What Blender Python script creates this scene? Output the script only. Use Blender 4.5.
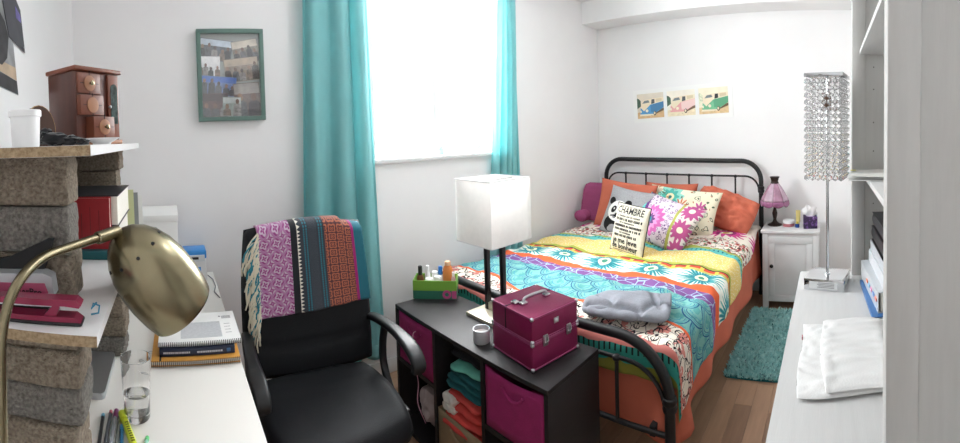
import bpy, bmesh, math, random
from mathutils import Vector, Matrix, noise

for o in list(bpy.data.objects):
    bpy.data.objects.remove(o)
SC = bpy.context.scene
COL = SC.collection
PI = math.pi
rnd = random.Random(7)

# ------------------------------------------------------------------ room numbers (metres)
XL, XR = -0.51, 3.566          # left wall, headboard wall
YB, YW = -0.42, 2.1935         # wall behind the camera, window wall
ZC = 2.62                      # ceiling
WX0, WX1, WZ0, WZ1 = 1.16, 2.20, 1.285, 2.40   # window opening

# ------------------------------------------------------------------ camera (a cylindrical phone panorama)
F, HY, XV, CZ, TILT = 418.66, 142.26, 172.17, 1.43, 0.0366
cam_d = bpy.data.cameras.new('camera')
cam_d.type = 'PANO'
cam_d.panorama_type = 'CENTRAL_CYLINDRICAL'
cam_d.central_cylindrical_range_u_min = -480 / F
cam_d.central_cylindrical_range_u_max = 480 / F
cam_d.central_cylindrical_range_v_min = -(443 - HY) / F
cam_d.central_cylindrical_range_v_max = HY / F
cam_d.central_cylindrical_radius = 1.0
cam_d.clip_start = 0.01
cam = bpy.data.objects.new('camera', cam_d)
COL.objects.link(cam)
_p = (480 - XV) / F
_R = Matrix(((math.cos(TILT), 0, -math.sin(TILT)), (0, 1, 0), (math.sin(TILT), 0, math.cos(TILT)))).transposed()
_r, _u, _f = _R @ Vector((math.cos(_p), -math.sin(_p), 0)), _R @ Vector((0, 0, 1)), _R @ Vector((math.sin(_p), math.cos(_p), 0))
cam.matrix_world = Matrix(((_r.x, _u.x, -_f.x, 0), (_r.y, _u.y, -_f.y, 0), (_r.z, _u.z, -_f.z, CZ), (0, 0, 0, 1)))
SC.camera = cam

# ------------------------------------------------------------------ light: overcast sky through the window, one added ceiling fill lamp (in its builder)
world = bpy.data.worlds.new('overcast_sky')
SC.world = world
world.use_nodes = True
_bg = world.node_tree.nodes['Background']
_bg.inputs[0].default_value = (0.98, 0.99, 1.0, 1)
_bg.inputs[1].default_value = 26.0
pl = bpy.data.lights.new('window_portal', 'AREA')
pl.shape = 'RECTANGLE'
pl.size, pl.size_y = WX1 - WX0, WZ1 - WZ0
pl.cycles.is_portal = True
plo = bpy.data.objects.new('window_portal', pl)
plo.location = ((WX0 + WX1) / 2, YW + 0.16, (WZ0 + WZ1) / 2)
plo.rotation_euler = (-PI / 2, 0, 0)
COL.objects.link(plo)
SC.view_settings.view_transform = 'Standard'
SC.view_settings.look = 'None'
SC.view_settings.gamma = 1
SC.view_settings.use_curve_mapping = False
SC.view_settings.exposure = 0.28
FILL_POWER = 17.0
SC.cycles.use_denoising = True
SC.cycles.max_bounces = 10
SC.cycles.diffuse_bounces = 6
SC.cycles.sample_clamp_indirect = 8

# ------------------------------------------------------------------ material helpers
def lin(c):
    if isinstance(c, str):
        c = [int(c[i:i + 2], 16) / 255 for i in (0, 2, 4)]
    return tuple((x / 12.92 if x <= 0.04045 else ((x + 0.055) / 1.055) ** 2.4) for x in c[:3]) + (1,)

MATS = {}
def mat(name, col='808080', rough=0.5, metal=0.0, spec=0.5, var=0.0, scale=20, bump=0.0, bscale=60, stretch=(1, 1, 1), trans=0.0, ior=1.45,
        sheen=0.0, coat=0.0, emit=None, es=1.0, col2=None, alpha=1.0, sss=0.0):
    """a principled material with procedural colour variation (noise) and fine relief"""
    if name in MATS:
        return MATS[name]
    m = bpy.data.materials.new(name)
    m.use_nodes = True
    nt = m.node_tree
    b = nt.nodes['Principled BSDF']
    b.inputs['Base Color'].default_value = lin(col)
    b.inputs['Roughness'].default_value = rough
    b.inputs['Metallic'].default_value = metal
    b.inputs['Specular IOR Level'].default_value = spec
    b.inputs['Transmission Weight'].default_value = trans
    b.inputs['IOR'].default_value = ior
    b.inputs['Sheen Weight'].default_value = sheen
    b.inputs['Coat Weight'].default_value = coat
    b.inputs['Alpha'].default_value = alpha
    if emit:
        b.inputs['Emission Color'].default_value = lin(emit)
        b.inputs['Emission Strength'].default_value = es
    tc = nt.nodes.new('ShaderNodeTexCoord')
    mp = nt.nodes.new('ShaderNodeMapping')
    mp.inputs['Scale'].default_value = stretch
    nt.links.new(tc.outputs['Object'], mp.inputs['Vector'])
    if var or col2:
        n = nt.nodes.new('ShaderNodeTexNoise')
        n.inputs['Scale'].default_value = scale
        n.inputs['Detail'].default_value = 5
        nt.links.new(mp.outputs[0], n.inputs['Vector'])
        cr = nt.nodes.new('ShaderNodeValToRGB')
        c = lin(col)
        c2 = lin(col2) if col2 else tuple(min(1, x * (1 + var)) for x in c[:3]) + (1,)
        c1 = c if col2 else tuple(x * (1 - var) for x in c[:3]) + (1,)
        cr.color_ramp.elements[0].color = c1
        cr.color_ramp.elements[1].color = c2
        cr.color_ramp.elements[0].position = 0.3
        cr.color_ramp.elements[1].position = 0.7
        nt.links.new(n.outputs['Fac'], cr.inputs['Fac'])
        nt.links.new(cr.outputs['Color'], b.inputs['Base Color'])
    if bump:
        n2 = nt.nodes.new('ShaderNodeTexNoise')
        n2.inputs['Scale'].default_value = bscale
        n2.inputs['Detail'].default_value = 4
        nt.links.new(mp.outputs[0], n2.inputs['Vector'])
        bp = nt.nodes.new('ShaderNodeBump')
        bp.inputs['Strength'].default_value = bump
        bp.inputs['Distance'].default_value = 0.01
        nt.links.new(n2.outputs['Fac'], bp.inputs['Height'])
        nt.links.new(bp.outputs['Normal'], b.inputs['Normal'])
    MATS[name] = m
    return m

class S:
    """a node socket with arithmetic, so that a pattern can be written as a formula"""
    nt = None
    def __init__(s, k): s.k = k
    @staticmethod
    def m(op, *a):
        n = S.nt.nodes.new('ShaderNodeMath'); n.operation = op
        for i, v in enumerate(a):
            if isinstance(v, S): S.nt.links.new(v.k, n.inputs[i])
            else: n.inputs[i].default_value = v
        return S(n.outputs[0])
    def __add__(s, o): return S.m('ADD', s, o)
    __radd__ = __add__
    def __sub__(s, o): return S.m('SUBTRACT', s, o)
    def __rsub__(s, o): return S.m('SUBTRACT', o, s)
    def __mul__(s, o): return S.m('MULTIPLY', s, o)
    __rmul__ = __mul__
    def __truediv__(s, o): return S.m('DIVIDE', s, o)
    def __gt__(s, o): return S.m('GREATER_THAN', s, o)
    def __lt__(s, o): return S.m('LESS_THAN', s, o)
    def frac(s): return S.m('FRACT', s)
    def floor(s): return S.m('FLOOR', s)
    def abs(s): return S.m('ABSOLUTE', s)
    def sin(s): return S.m('SINE', s)
    def cos(s): return S.m('COSINE', s)
    def sqrt(s): return S.m('SQRT', s)
    def mod2(s): return S.m('FLOORED_MODULO', s, 2.0)
def atan2(a, b): return S.m('ARCTAN2', a, b)
def hyp(a, b): return (a * a + b * b).sqrt()
def band(x, a, b): return (x > a) * (x < b)
def noise_s(vec, scale, detail=3):
    n = S.nt.nodes.new('ShaderNodeTexNoise'); n.inputs['Scale'].default_value = scale; n.inputs['Detail'].default_value = detail
    S.nt.links.new(vec, n.inputs['Vector']); return S(n.outputs['Fac'])
def voro(vec, scale, feat='DISTANCE_TO_EDGE'):
    n = S.nt.nodes.new('ShaderNodeTexVoronoi'); n.feature = feat; n.inputs['Scale'].default_value = scale
    S.nt.links.new(vec, n.inputs['Vector']); return n
class Paint:
    """stack of flat colours over a base, each switched on by a formula"""
    def __init__(s, base): s.c = lin(base) if isinstance(base, str) else base
    def on(s, fac, col):
        n = S.nt.nodes.new('ShaderNodeMix'); n.data_type = 'RGBA'
        S.nt.links.new(fac.k, n.inputs[0])
        for idx, v in ((6, s.c), (7, lin(col) if isinstance(col, str) else col)):
            if isinstance(v, tuple): n.inputs[idx].default_value = v
            else: S.nt.links.new(v, n.inputs[idx])
        s.c = n.outputs[2]; return s
def pattern(name, fn, rough=0.85, coord='UV', bump=0.15, bscale=120, sheen=0.0):
    m = bpy.data.materials.new(name); m.use_nodes = True
    nt = m.node_tree; S.nt = nt
    b = nt.nodes['Principled BSDF']; b.inputs['Roughness'].default_value = rough; b.inputs['Sheen Weight'].default_value = sheen
    b.inputs['Specular IOR Level'].default_value = 0.25
    tc = nt.nodes.new('ShaderNodeTexCoord'); sp = nt.nodes.new('ShaderNodeSeparateXYZ')
    nt.links.new(tc.outputs[coord], sp.inputs[0])
    p = fn(S(sp.outputs[0]), S(sp.outputs[1]), tc.outputs[coord])
    nt.links.new(p.c, b.inputs['Base Color'])
    if bump:
        h = noise_s(tc.outputs[coord], bscale); bp = nt.nodes.new('ShaderNodeBump')
        bp.inputs['Strength'].default_value = bump; bp.inputs['Distance'].default_value = 0.004
        nt.links.new(h.k, bp.inputs['Height']); nt.links.new(bp.outputs[0], b.inputs['Normal'])
    MATS[name] = m
    return m
def clear_mat(name, tint='ffffff', gloss=0.12, rough=0.02):
    """thin clear pane: lets light straight through and mirrors a little"""
    if name in MATS: return MATS[name]
    m = bpy.data.materials.new(name); m.use_nodes = True; nt = m.node_tree
    for n in list(nt.nodes): nt.nodes.remove(n)
    out = nt.nodes.new('ShaderNodeOutputMaterial'); t = nt.nodes.new('ShaderNodeBsdfTransparent'); g = nt.nodes.new('ShaderNodeBsdfGlossy')
    t.inputs[0].default_value = lin(tint); g.inputs['Roughness'].default_value = rough
    fr = nt.nodes.new('ShaderNodeLayerWeight'); fr.inputs[0].default_value = 0.5; pw = nt.nodes.new('ShaderNodeMath'); pw.operation = 'POWER'; pw.inputs[1].default_value = 5.0; nt.links.new(fr.outputs['Facing'], pw.inputs[0])
    mx = nt.nodes.new('ShaderNodeMixShader'); ad = nt.nodes.new('ShaderNodeMath'); ad.operation = 'MULTIPLY_ADD'
    ad.inputs[1].default_value = 0.9; ad.inputs[2].default_value = gloss * 0.3
    nt.links.new(pw.outputs[0], ad.inputs[0]); nt.links.new(ad.outputs[0], mx.inputs[0])
    nt.links.new(t.outputs[0], mx.inputs[1]); nt.links.new(g.outputs[0], mx.inputs[2]); nt.links.new(mx.outputs[0], out.inputs[0])
    MATS[name] = m
    return m
def cloth_mat(name, col, trans=0.3, rough=0.9, var=0.12, scale=8):
    """woven cloth that lets some light through"""
    m = mat(name, col, rough, var=var, scale=scale, bump=0.1, bscale=250, spec=0.2)
    nt = m.node_tree; b = nt.nodes['Principled BSDF']; out = nt.nodes['Material Output']
    tr = nt.nodes.new('ShaderNodeBsdfTranslucent'); mx = nt.nodes.new('ShaderNodeMixShader'); mx.inputs[0].default_value = trans
    src = b.inputs['Base Color'].links[0].from_socket
    nt.links.new(src, tr.inputs[0]); nt.links.new(b.outputs[0], mx.inputs[1]); nt.links.new(tr.outputs[0], mx.inputs[2]); nt.links.new(mx.outputs[0], out.inputs[0])
    return m

# ------------------------------------------------------------------ mesh helpers
def finish(bm, ang=35, smooth=True):
    me = bpy.data.meshes.new('m')
    bmesh.ops.recalc_face_normals(bm, faces=bm.faces)
    bm.to_mesh(me); bm.free()
    if smooth:
        me.polygons.foreach_set('use_smooth', [True] * len(me.polygons))
        me.set_sharp_from_angle(angle=math.radians(ang))
    return me
def O(name, bm, m, parent=None, loc=None, rot=None, kind=None, label=None, ang=35):
    me = finish(bm, ang) if isinstance(bm, bmesh.types.BMesh) else bm
    me.name = name
    o = bpy.data.objects.new(name, me)
    if m is not None and not me.materials:
        for q in (m if isinstance(m, (list, tuple)) else [m]): me.materials.append(q)
    COL.objects.link(o)
    if parent is not None: o.parent = parent
    if loc: o.location = loc
    if rot: o.rotation_euler = rot
    if kind: o['kind'] = kind
    if label: o['label'] = label
    return o
def tag(o, label, cat, group=None):
    o['label'] = label; o['category'] = cat
    if group: o['group'] = group
    return o
def thing(name, label, cat, loc=(0, 0, 0), rot=(0, 0, 0), group=None):
    o = bpy.data.objects.new(name, None)
    o.empty_display_size = 0.05
    COL.objects.link(o); o.location = loc
    o.rotation_euler = rot if isinstance(rot, tuple) else (0, 0, rot)
    return tag(o, label, cat, group)
def copy_tree(o, parent=None):
    c = o.copy(); COL.objects.link(c); c.parent = parent
    for ch in list(o.children): copy_tree(ch, c)
    return c
def B(): return bmesh.new()
def box(bm, x0, x1, y0, y1, z0, z1, bev=0.0, seg=2, M=None):
    vs = [bm.verts.new(p) for p in ((x0, y0, z0), (x1, y0, z0), (x1, y1, z0), (x0, y1, z0), (x0, y0, z1), (x1, y0, z1), (x1, y1, z1), (x0, y1, z1))]
    fs = [bm.faces.new([vs[i] for i in q]) for q in ((0, 3, 2, 1), (4, 5, 6, 7), (0, 1, 5, 4), (1, 2, 6, 5), (2, 3, 7, 6), (3, 0, 4, 7))]
    if bev:
        es = list({e for f_ in fs for e in f_.edges})
        r = bmesh.ops.bevel(bm, geom=es, offset=bev, segments=seg, profile=0.5, affect='EDGES')
        vs = list({v for f_ in r['faces'] for v in f_.verts} | {v for v in vs if v.is_valid})
    if M is not None:
        bmesh.ops.transform(bm, matrix=M, verts=[v for v in vs if v.is_valid])
    return bm
def Box(*a, **k): return box(B(), *a, **k)
def tube(bm, pts, rad, seg=10, cap=True, closed=False):
    pts = [Vector(p) for p in pts]; n = len(pts)
    R = rad if isinstance(rad, (list, tuple)) else [rad] * n
    rings = []; up = None
    for i, p in enumerate(pts):
        a = pts[(i - 1) % n] if (i or closed) else p
        b = pts[(i + 1) % n] if (i < n - 1 or closed) else p
        d = (b - a).normalized()
        if up is None:
            up = Vector((0, 0, 1)) if abs(d.z) < 0.9 else Vector((1, 0, 0))
        s = d.cross(up).normalized(); up = s.cross(d).normalized()
        rings.append([bm.verts.new(p + (s * math.cos(2 * PI * k / seg) + up * math.sin(2 * PI * k / seg)) * R[i]) for k in range(seg)])
    for i in range(n if closed else n - 1):
        A, C = rings[i], rings[(i + 1) % n]
        for k in range(seg):
            bm.faces.new((A[k], A[(k + 1) % seg], C[(k + 1) % seg], C[k]))
    if cap and not closed:
        bm.faces.new(rings[0][::-1]); bm.faces.new(rings[-1])
    return bm
def lathe(bm, prof, seg=24, M=None, cap=True):
    """prof: (radius, z) from bottom to top"""
    rings = []; new = []
    for r, z in prof:
        if r < 1e-6:
            v = bm.verts.new((0, 0, z)); rings.append([v]); new.append(v)
        else:
            g = [bm.verts.new((r * math.cos(2 * PI * k / seg), r * math.sin(2 * PI * k / seg), z)) for k in range(seg)]
            rings.append(g); new += g
    for A, C in zip(rings, rings[1:]):
        for k in range(seg):
            q = [A[k % len(A)], A[(k + 1) % len(A)], C[(k + 1) % len(C)], C[k % len(C)]]
            q = list(dict.fromkeys(q))
            if len(q) > 2: bm.faces.new(q)
    if cap:
        if len(rings[0]) > 1: bm.faces.new(rings[0][::-1])
        if len(rings[-1]) > 1: bm.faces.new(rings[-1])
    if M is not None: bmesh.ops.transform(bm, matrix=M, verts=new)
    return bm
def prism(bm, poly, h0, h1, axis='z', M=None):
    """extrude a 2-d outline; axis names the extrusion axis"""
    def P3(a, b, h): return {'z': (a, b, h), 'y': (a, h, b), 'x': (h, a, b)}[axis]
    lo = [bm.verts.new(P3(a, b, h0)) for a, b in poly]; hi = [bm.verts.new(P3(a, b, h1)) for a, b in poly]
    n = len(poly)
    bm.faces.new(lo[::-1]); bm.faces.new(hi)
    for i in range(n): bm.faces.new((lo[i], lo[(i + 1) % n], hi[(i + 1) % n], hi[i]))
    if M is not None: bmesh.ops.transform(bm, matrix=M, verts=lo + hi)
    return bm
def sheet(fn, nu, nv, uvfn=None, thick=0.0, off=-1.0):
    """a grid fn(u, v) -> point, u and v in 0..1, with uv coordinates; thick gives a second skin"""
    bm = B(); uvl = bm.loops.layers.uv.new('UVMap')
    V = [[bm.verts.new(fn(i / nu, j / nv)) for j in range(nv + 1)] for i in range(nu + 1)]
    uv = uvfn or (lambda u, v: (u, v))
    for i in range(nu):
        for j in range(nv):
            f_ = bm.faces.new((V[i][j], V[i + 1][j], V[i + 1][j + 1], V[i][j + 1]))
            for l, (a, b) in zip(f_.loops, ((i, j), (i + 1, j), (i + 1, j + 1), (i, j + 1))):
                l[uvl].uv = uv(a / nu, b / nv)
    me = bpy.data.meshes.new('sheet')
    bm.normal_update(); bm.to_mesh(me); bm.free()
    me.polygons.foreach_set('use_smooth', [True] * len(me.polygons))
    return me
def solid(o, t, off=-1.0):
    md = o.modifiers.new('thickness', 'SOLIDIFY'); md.thickness = t; md.offset = off
    return o
def arc(cx, cy, r, a0, a1, n): return [(cx + r * math.cos(math.radians(a0 + (a1 - a0) * i / n)), cy + r * math.sin(math.radians(a0 + (a1 - a0) * i / n))) for i in range(n + 1)]
def ellipse(cx, cy, a, b, n=20, rot=0.0):
    c, s = math.cos(rot), math.sin(rot)
    return [(cx + a * math.cos(t) * c - b * math.sin(t) * s, cy + a * math.cos(t) * s + b * math.sin(t) * c) for t in (2 * PI * k / n for k in range(n))]
def rrect(x0, x1, y0, y1, r, n=4):
    return arc(x1 - r, y1 - r, r, 0, 90, n) + arc(x0 + r, y1 - r, r, 90, 180, n) + arc(x0 + r, y0 + r, r, 180, 270, n) + arc(x1 - r, y0 + r, r, 270, 360, n)
def poly_patch(poly, to3, sub=0):
    """flat print: a filled outline carried onto a surface by to3(a, b)"""
    bm = B(); vs = [bm.verts.new((a, b, 0)) for a, b in poly]
    bm.faces.new(vs)
    if len(poly) > 4: bmesh.ops.triangulate(bm, faces=bm.faces[:])
    for _ in range(sub):
        bmesh.ops.subdivide_edges(bm, edges=bm.edges[:], cuts=1, use_grid_fill=True)
    for v in bm.verts: v.co = to3(v.co.x, v.co.y)
    return bm
def letters(text, size, to3, align='CENTER', w=1.0, bold=0.0):
    """lettering as flat faces carried onto a surface"""
    cu = bpy.data.curves.new('t', 'FONT'); cu.body = text; cu.size = size; cu.align_x = align; cu.align_y = 'CENTER'; cu.offset = bold
    cu.resolution_u = 2
    ob = bpy.data.objects.new('t', cu); COL.objects.link(ob)
    dg = bpy.context.evaluated_depsgraph_get()
    me = bpy.data.meshes.new_from_object(ob.evaluated_get(dg))
    bpy.data.objects.remove(ob); bpy.data.curves.remove(cu)
    for v in me.vertices: v.co = to3(v.co.x * w, v.co.y)
    me.materials.clear()
    return me
def blob(bm, c, r, M=None, sub=2, amp=0.15, freq=3.0, seed=0.0):
    res = bmesh.ops.create_icosphere(bm, subdivisions=sub, radius=1.0)
    for v in res['verts']:
        k = 1 + amp * noise.noise(v.co * freq + Vector((seed, seed * 1.7, 3.1)))
        v.co = Vector((v.co.x * r[0] * k, v.co.y * r[1] * k, v.co.z * r[2] * k))
        if M is not None: v.co = M @ v.co
        v.co += Vector(c)
    return bm

# ================================================================== MATERIALS
wall_m = mat('wall_paint', 'efeeee', 0.75, var=0.015, scale=3, bump=0.04, bscale=180)
ceil_m = mat('ceiling_paint', 'f1f1f1', 0.9, var=0.01, scale=4)
white_m = mat('white_lacquer', 'e4e4e4', 0.35, var=0.01, scale=5)
stain_m = mat('white_stain_wood', 'bdbcb9', 0.45, var=0.035, scale=9, stretch=(6, 6, 0.7), bump=0.05, bscale=40)
stain_top_m = mat('white_stain_top', 'c9c9c8', 0.4, var=0.03, scale=9, stretch=(0.7, 8, 6), bump=0.04, bscale=40)
desk_m = mat('desk_melamine', 'ebe8e2', 0.35, var=0.01, scale=4)
chip_m = mat('particle_board', '8a7458', 0.9, scale=160, col2='b59f80', bump=0.4, bscale=300)
brick_m = mat('concrete_brick', '75685a', 0.95, scale=140, col2='a69a89', bump=1.0, bscale=230)
brick2_m = mat('grey_concrete_brick', '65625c', 0.95, scale=150, col2='96918a', bump=1.0, bscale=230)
black_m = mat('black_iron', '1b1c1e', 0.42, var=0.1)
blackwood_m = mat('black_brown_laminate', '1d1a1c', 0.5, var=0.12, scale=12, stretch=(1, 0.2, 6))
leather_m = mat('black_bonded_leather', '191b1e', 0.62, spec=0.3, bump=0.12, bscale=260)
plastic_m = mat('black_plastic', '1b1c1e', 0.4)
chrome_m = mat('chrome', 'd4d6d8', 0.08, 1.0)
silver_m = mat('brushed_silver', 'b9bbbf', 0.28, 1.0)
alu_m = mat('aluminium_laptop', 'bfc2c6', 0.35, 0.85)
brass_m = mat('antique_brass', '8a8168', 0.27, 1.0, var=0.10, scale=14)
orange_m = mat('orange_cotton', 'c66a52', 0.9, var=0.07, scale=7, bump=0.15, bscale=120)
magenta_m = mat('magenta_fabric', '93245e', 0.9, var=0.1, scale=30, bump=0.2, bscale=200)
paper_m = mat('paper_white', 'f2f2f0', 0.8)
ink_m = mat('ink_black', '1d1d20', 0.7)
pages_m = mat('page_edges', 'eeeae0', 0.85, var=0.06, scale=40, stretch=(1, 1, 30))

# ================================================================== SETTING
def plank_mat():
    m = mat('laminate_plank', 'a5846a', 0.4, var=0.10, scale=5, stretch=(1, 9, 1), bump=0.03, bscale=30)
    nt = m.node_tree; b = nt.nodes['Principled BSDF']
    oi = nt.nodes.new('ShaderNodeObjectInfo'); hs = nt.nodes.new('ShaderNodeHueSaturation')
    mr = nt.nodes.new('ShaderNodeMapRange'); mr.inputs['To Min'].default_value = 0.74; mr.inputs['To Max'].default_value = 1.12
    src = b.inputs['Base Color'].links[0].from_socket
    nt.links.new(oi.outputs['Random'], mr.inputs['Value']); nt.links.new(mr.outputs[0], hs.inputs['Value'])
    nt.links.new(src, hs.inputs['Color']); nt.links.new(hs.outputs[0], b.inputs['Base Color'])
    return m
def setting():
    fl = O('floor', Box(XL, XR, YB, YW, -0.06, -0.006), mat('subfloor', '5d4532', 0.8), kind='structure')
    pm = plank_mat(); cache = {}
    w = 0.091; row = 0; y = YB
    while y < YW - 0.005:
        y1 = min(y + w, YW); x = XL - rnd.uniform(0, 0.6)
        while x < XR:
            L = rnd.choice((0.62, 0.74, 0.86)); a, b = max(x, XL), min(x + L, XR)
            if b - a > 0.03:
                key = (round(b - a, 3), round(y1 - y, 3))
                if key not in cache: cache[key] = finish(Box(0, b - a - 0.0012, 0, y1 - y - 0.0012, -0.006, 0.0, 0.0006, 1), 30); cache[key].materials.append(pm)
                O('floor_plank', cache[key], None, fl, loc=(a, y, 0))
            x += L
        y = y1; row += 1
    O('ceiling', Box(XL - 0.1, XR + 0.1, YB - 0.1, YW + 0.1, ZC, ZC + 0.08), ceil_m, kind='structure')
    O('wall_left', Box(XL - 0.1, XL, YB - 0.1, YW + 0.22, -0.06, ZC), wall_m, kind='structure')
    O('wall_right', Box(XR, XR + 0.1, YB - 0.1, YW + 0.22, -0.06, ZC), wall_m, kind='structure')
    O('wall_front', Box(XL, XR, YB - 0.1, YB, -0.06, ZC), wall_m, kind='structure')
    b = B(); d = 0.22
    for x0, x1, z0, z1 in ((XL, WX0, -0.06, ZC), (WX1, XR, -0.06, ZC), (WX0, WX1, -0.06, WZ0), (WX0, WX1, WZ1, ZC)):
        box(b, x0, x1, YW, YW + d, z0, z1)
    O('wall_back', b, wall_m, kind='structure')
    O('trim_1', Box(XR - 0.27, XR, YB, YW, 2.414, ZC), wall_m, kind='structure')        # boxed-in beam above the bed
    for nm, a in (('baseboard_back', (XL, XR, YW - 0.014, YW)), ('baseboard_right', (XR - 0.014, XR, YB, YW)), ('baseboard_left', (XL, XL + 0.014, YB, YW))):
        O(nm, Box(a[0], a[1], a[2], a[3], 0, 0.085, 0.004), white_m, kind='structure')
    # window: frame, mullion, two panes, deep sill
    w_ = thing('window_1', '', ''); del w_['label']; del w_['category']; w_['kind'] = 'structure'
    fy0, fy1 = YW + 0.10, YW + 0.15
    b = B(); t = 0.045
    box(b, WX0, WX1, fy0, fy1, WZ0, WZ0 + t); box(b, WX0, WX1, fy0, fy1, WZ1 - t, WZ1)
    box(b, WX0, WX0 + t, fy0, fy1, WZ0 + t, WZ1 - t); box(b, WX1 - t, WX1, fy0, fy1, WZ0 + t, WZ1 - t)
    O('window_frame', b, white_m, w_)
    xm = (WX0 + WX1) / 2
    O('mullion', Box(xm - 0.03, xm + 0.03, fy0, fy1, WZ0 + t, WZ1 - t, 0.004), white_m, w_)
    for a, c in ((WX0 + t, xm - 0.03), (xm + 0.03, WX1 - t)):
        O('pane', Box(a, c, fy0 + 0.02, fy0 + 0.026, WZ0 + t, WZ1 - t), clear_mat('window_glass'), w_)
    O('window_sill', Box(WX0 - 0.04, WX1 + 0.04, YW - 0.03, fy0, WZ0 - 0.025, WZ0 + 0.001, 0.005), white_m, w_)
setting()

# ceiling lamp out of view: an assumed fixture, added as fill to lift the room
def added_fill_lamp():
    t = thing('added_fill_lamp', 'added fill light on the ceiling, shaped as a round white glass flush lamp', 'lamp', (1.5, 1.2, ZC))
    O('base_plate', lathe(B(), [(0.19, -0.025), (0.19, 0)], 32), white_m, t)
    O('glass_bowl', lathe(B(), [(0.0, -0.10)] + [(0.17 * math.sin(math.radians(a)), -0.025 - 0.075 * math.cos(math.radians(a))) for a in range(10, 91, 10)], 32),
      mat('fill_lamp_glow', 'ffffff', 0.4, emit='f6f8ff', es=FILL_POWER), t)
added_fill_lamp()

# ================================================================== CURTAINS
teal_m = cloth_mat('teal_curtain_cloth', 'a3dbdd', 0.5, var=0.03)
def curtain(name, label, x0t, x1t, x0b, x1b, z0, z1, yc, folds, amp, seed):
    t = thing(name, label, 'curtain', ((x0b + x1b) / 2, yc, z0), group='teal window curtains')
    cx = (x0b + x1b) / 2
    def fn(u, v):
        z = z0 + (z1 - z0) * v
        a, b = x0b + (x0t - x0b) * v ** 0.7, x1b + (x1t - x1b) * v ** 0.7
        ph = u + 0.03 * math.sin(7 * u + seed)
        x = a + (b - a) * u + 0.012 * math.sin(2 * PI * folds * ph * 1.0 + 1.2)
        y = amp * (0.75 + 0.25 * math.sin(3 * v + seed)) * math.sin(2 * PI * folds * ph + 0.5 * math.sin(2.2 * v + seed)) * (1.0 - 0.25 * v) + 0.006 * math.sin(23 * u + 4 * v)
        return (x - cx, y, z - z0)
    o = O('panel', sheet(fn, 120, 40), teal_m, t); solid(o, 0.002)
    def hem(u, v):
        p = fn(u, 0.0); q = fn(u, 0.035 * v)
        return (q[0], q[1] - 0.003, q[2])
    solid(O('hem', sheet(hem, 120, 3), teal_m, t), 0.002)
    return t
curtain('curtain', 'wide teal curtain hanging beside the desk chair', 0.705, 1.085, 0.635, 1.15, 0.17, 2.47, 2.105, 3.2, 0.040, 0.4)
curtain('curtain', 'narrow gathered teal curtain hanging beside the bed', 2.13, 2.33, 1.95, 2.33, 0.42, 2.47, 2.135, 4.5, 0.026, 2.2)
def rod():
    t = thing('curtain_rod', 'thin silver curtain rod above the window', 'curtain rod', (1.5, 2.115, 2.48))
    O('pole', tube(B(), [(-0.95, 0, 0), (0.95, 0, 0)], 0.008, 12), silver_m, t)
    for s in (-1, 1):
        O('finial', blob(B(), (s * 0.965, 0, 0), (0.02, 0.02, 0.02), amp=0), silver_m, t)
        O('bracket', box(B(), s * 0.88 - 0.008, s * 0.88 + 0.008, -0.006, YW - 2.115, -0.015, -0.006, 0.002), silver_m, t)
rod()
# faint bottles on the sill
aqua_m = mat('pale_aqua_glass', 'cfeeee', 0.1, trans=0.7, ior=1.3)
tag(O('sill_vase', lathe(B(), [(0.022, 0), (0.03, 0.02), (0.032, 0.05), (0.016, 0.085), (0.013, 0.12), (0.018, 0.125)], 20), aqua_m, loc=(1.985, 2.235, WZ0 + 0.001)), 'pale aqua bottle vase standing on the window sill', 'vase')
tag(O('sill_jar', lathe(B(), [(0.02, 0), (0.024, 0.005), (0.024, 0.04), (0.018, 0.048), (0.018, 0.06)], 20), aqua_m, loc=(1.66, 2.235, WZ0 + 0.001)), 'small pale glass jar on the window sill', 'jar')

# ================================================================== LEFT DESK
def left_desk():
    t = thing('desk', 'long white desk against the grey wall, its top crowded', 'desk', (-0.16, 1.3, 0))
    x0, x1, y0, y1 = XL + 0.004 + 0.16, 0.188 + 0.16, 0.42 - 1.3, YW - 0.016 - 1.3
    O('desk_top', Box(x0, x1, y0, y1, 0.7125, 0.7465, 0.003), desk_m, t)
    for x in (x0 + 0.03, x1 - 0.08):
        for y in (y0 + 0.05, y1 - 0.10):
            O('leg', Box(x, x + 0.05, y, y + 0.05, 0, 0.7125, 0.003), desk_m, t)
    O('apron', Box(x0 + 0.03, x0 + 0.05, y0 + 0.1, y1 - 0.1, 0.62, 0.7125), desk_m, t)
left_desk()
DZ = 0.7465

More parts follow.
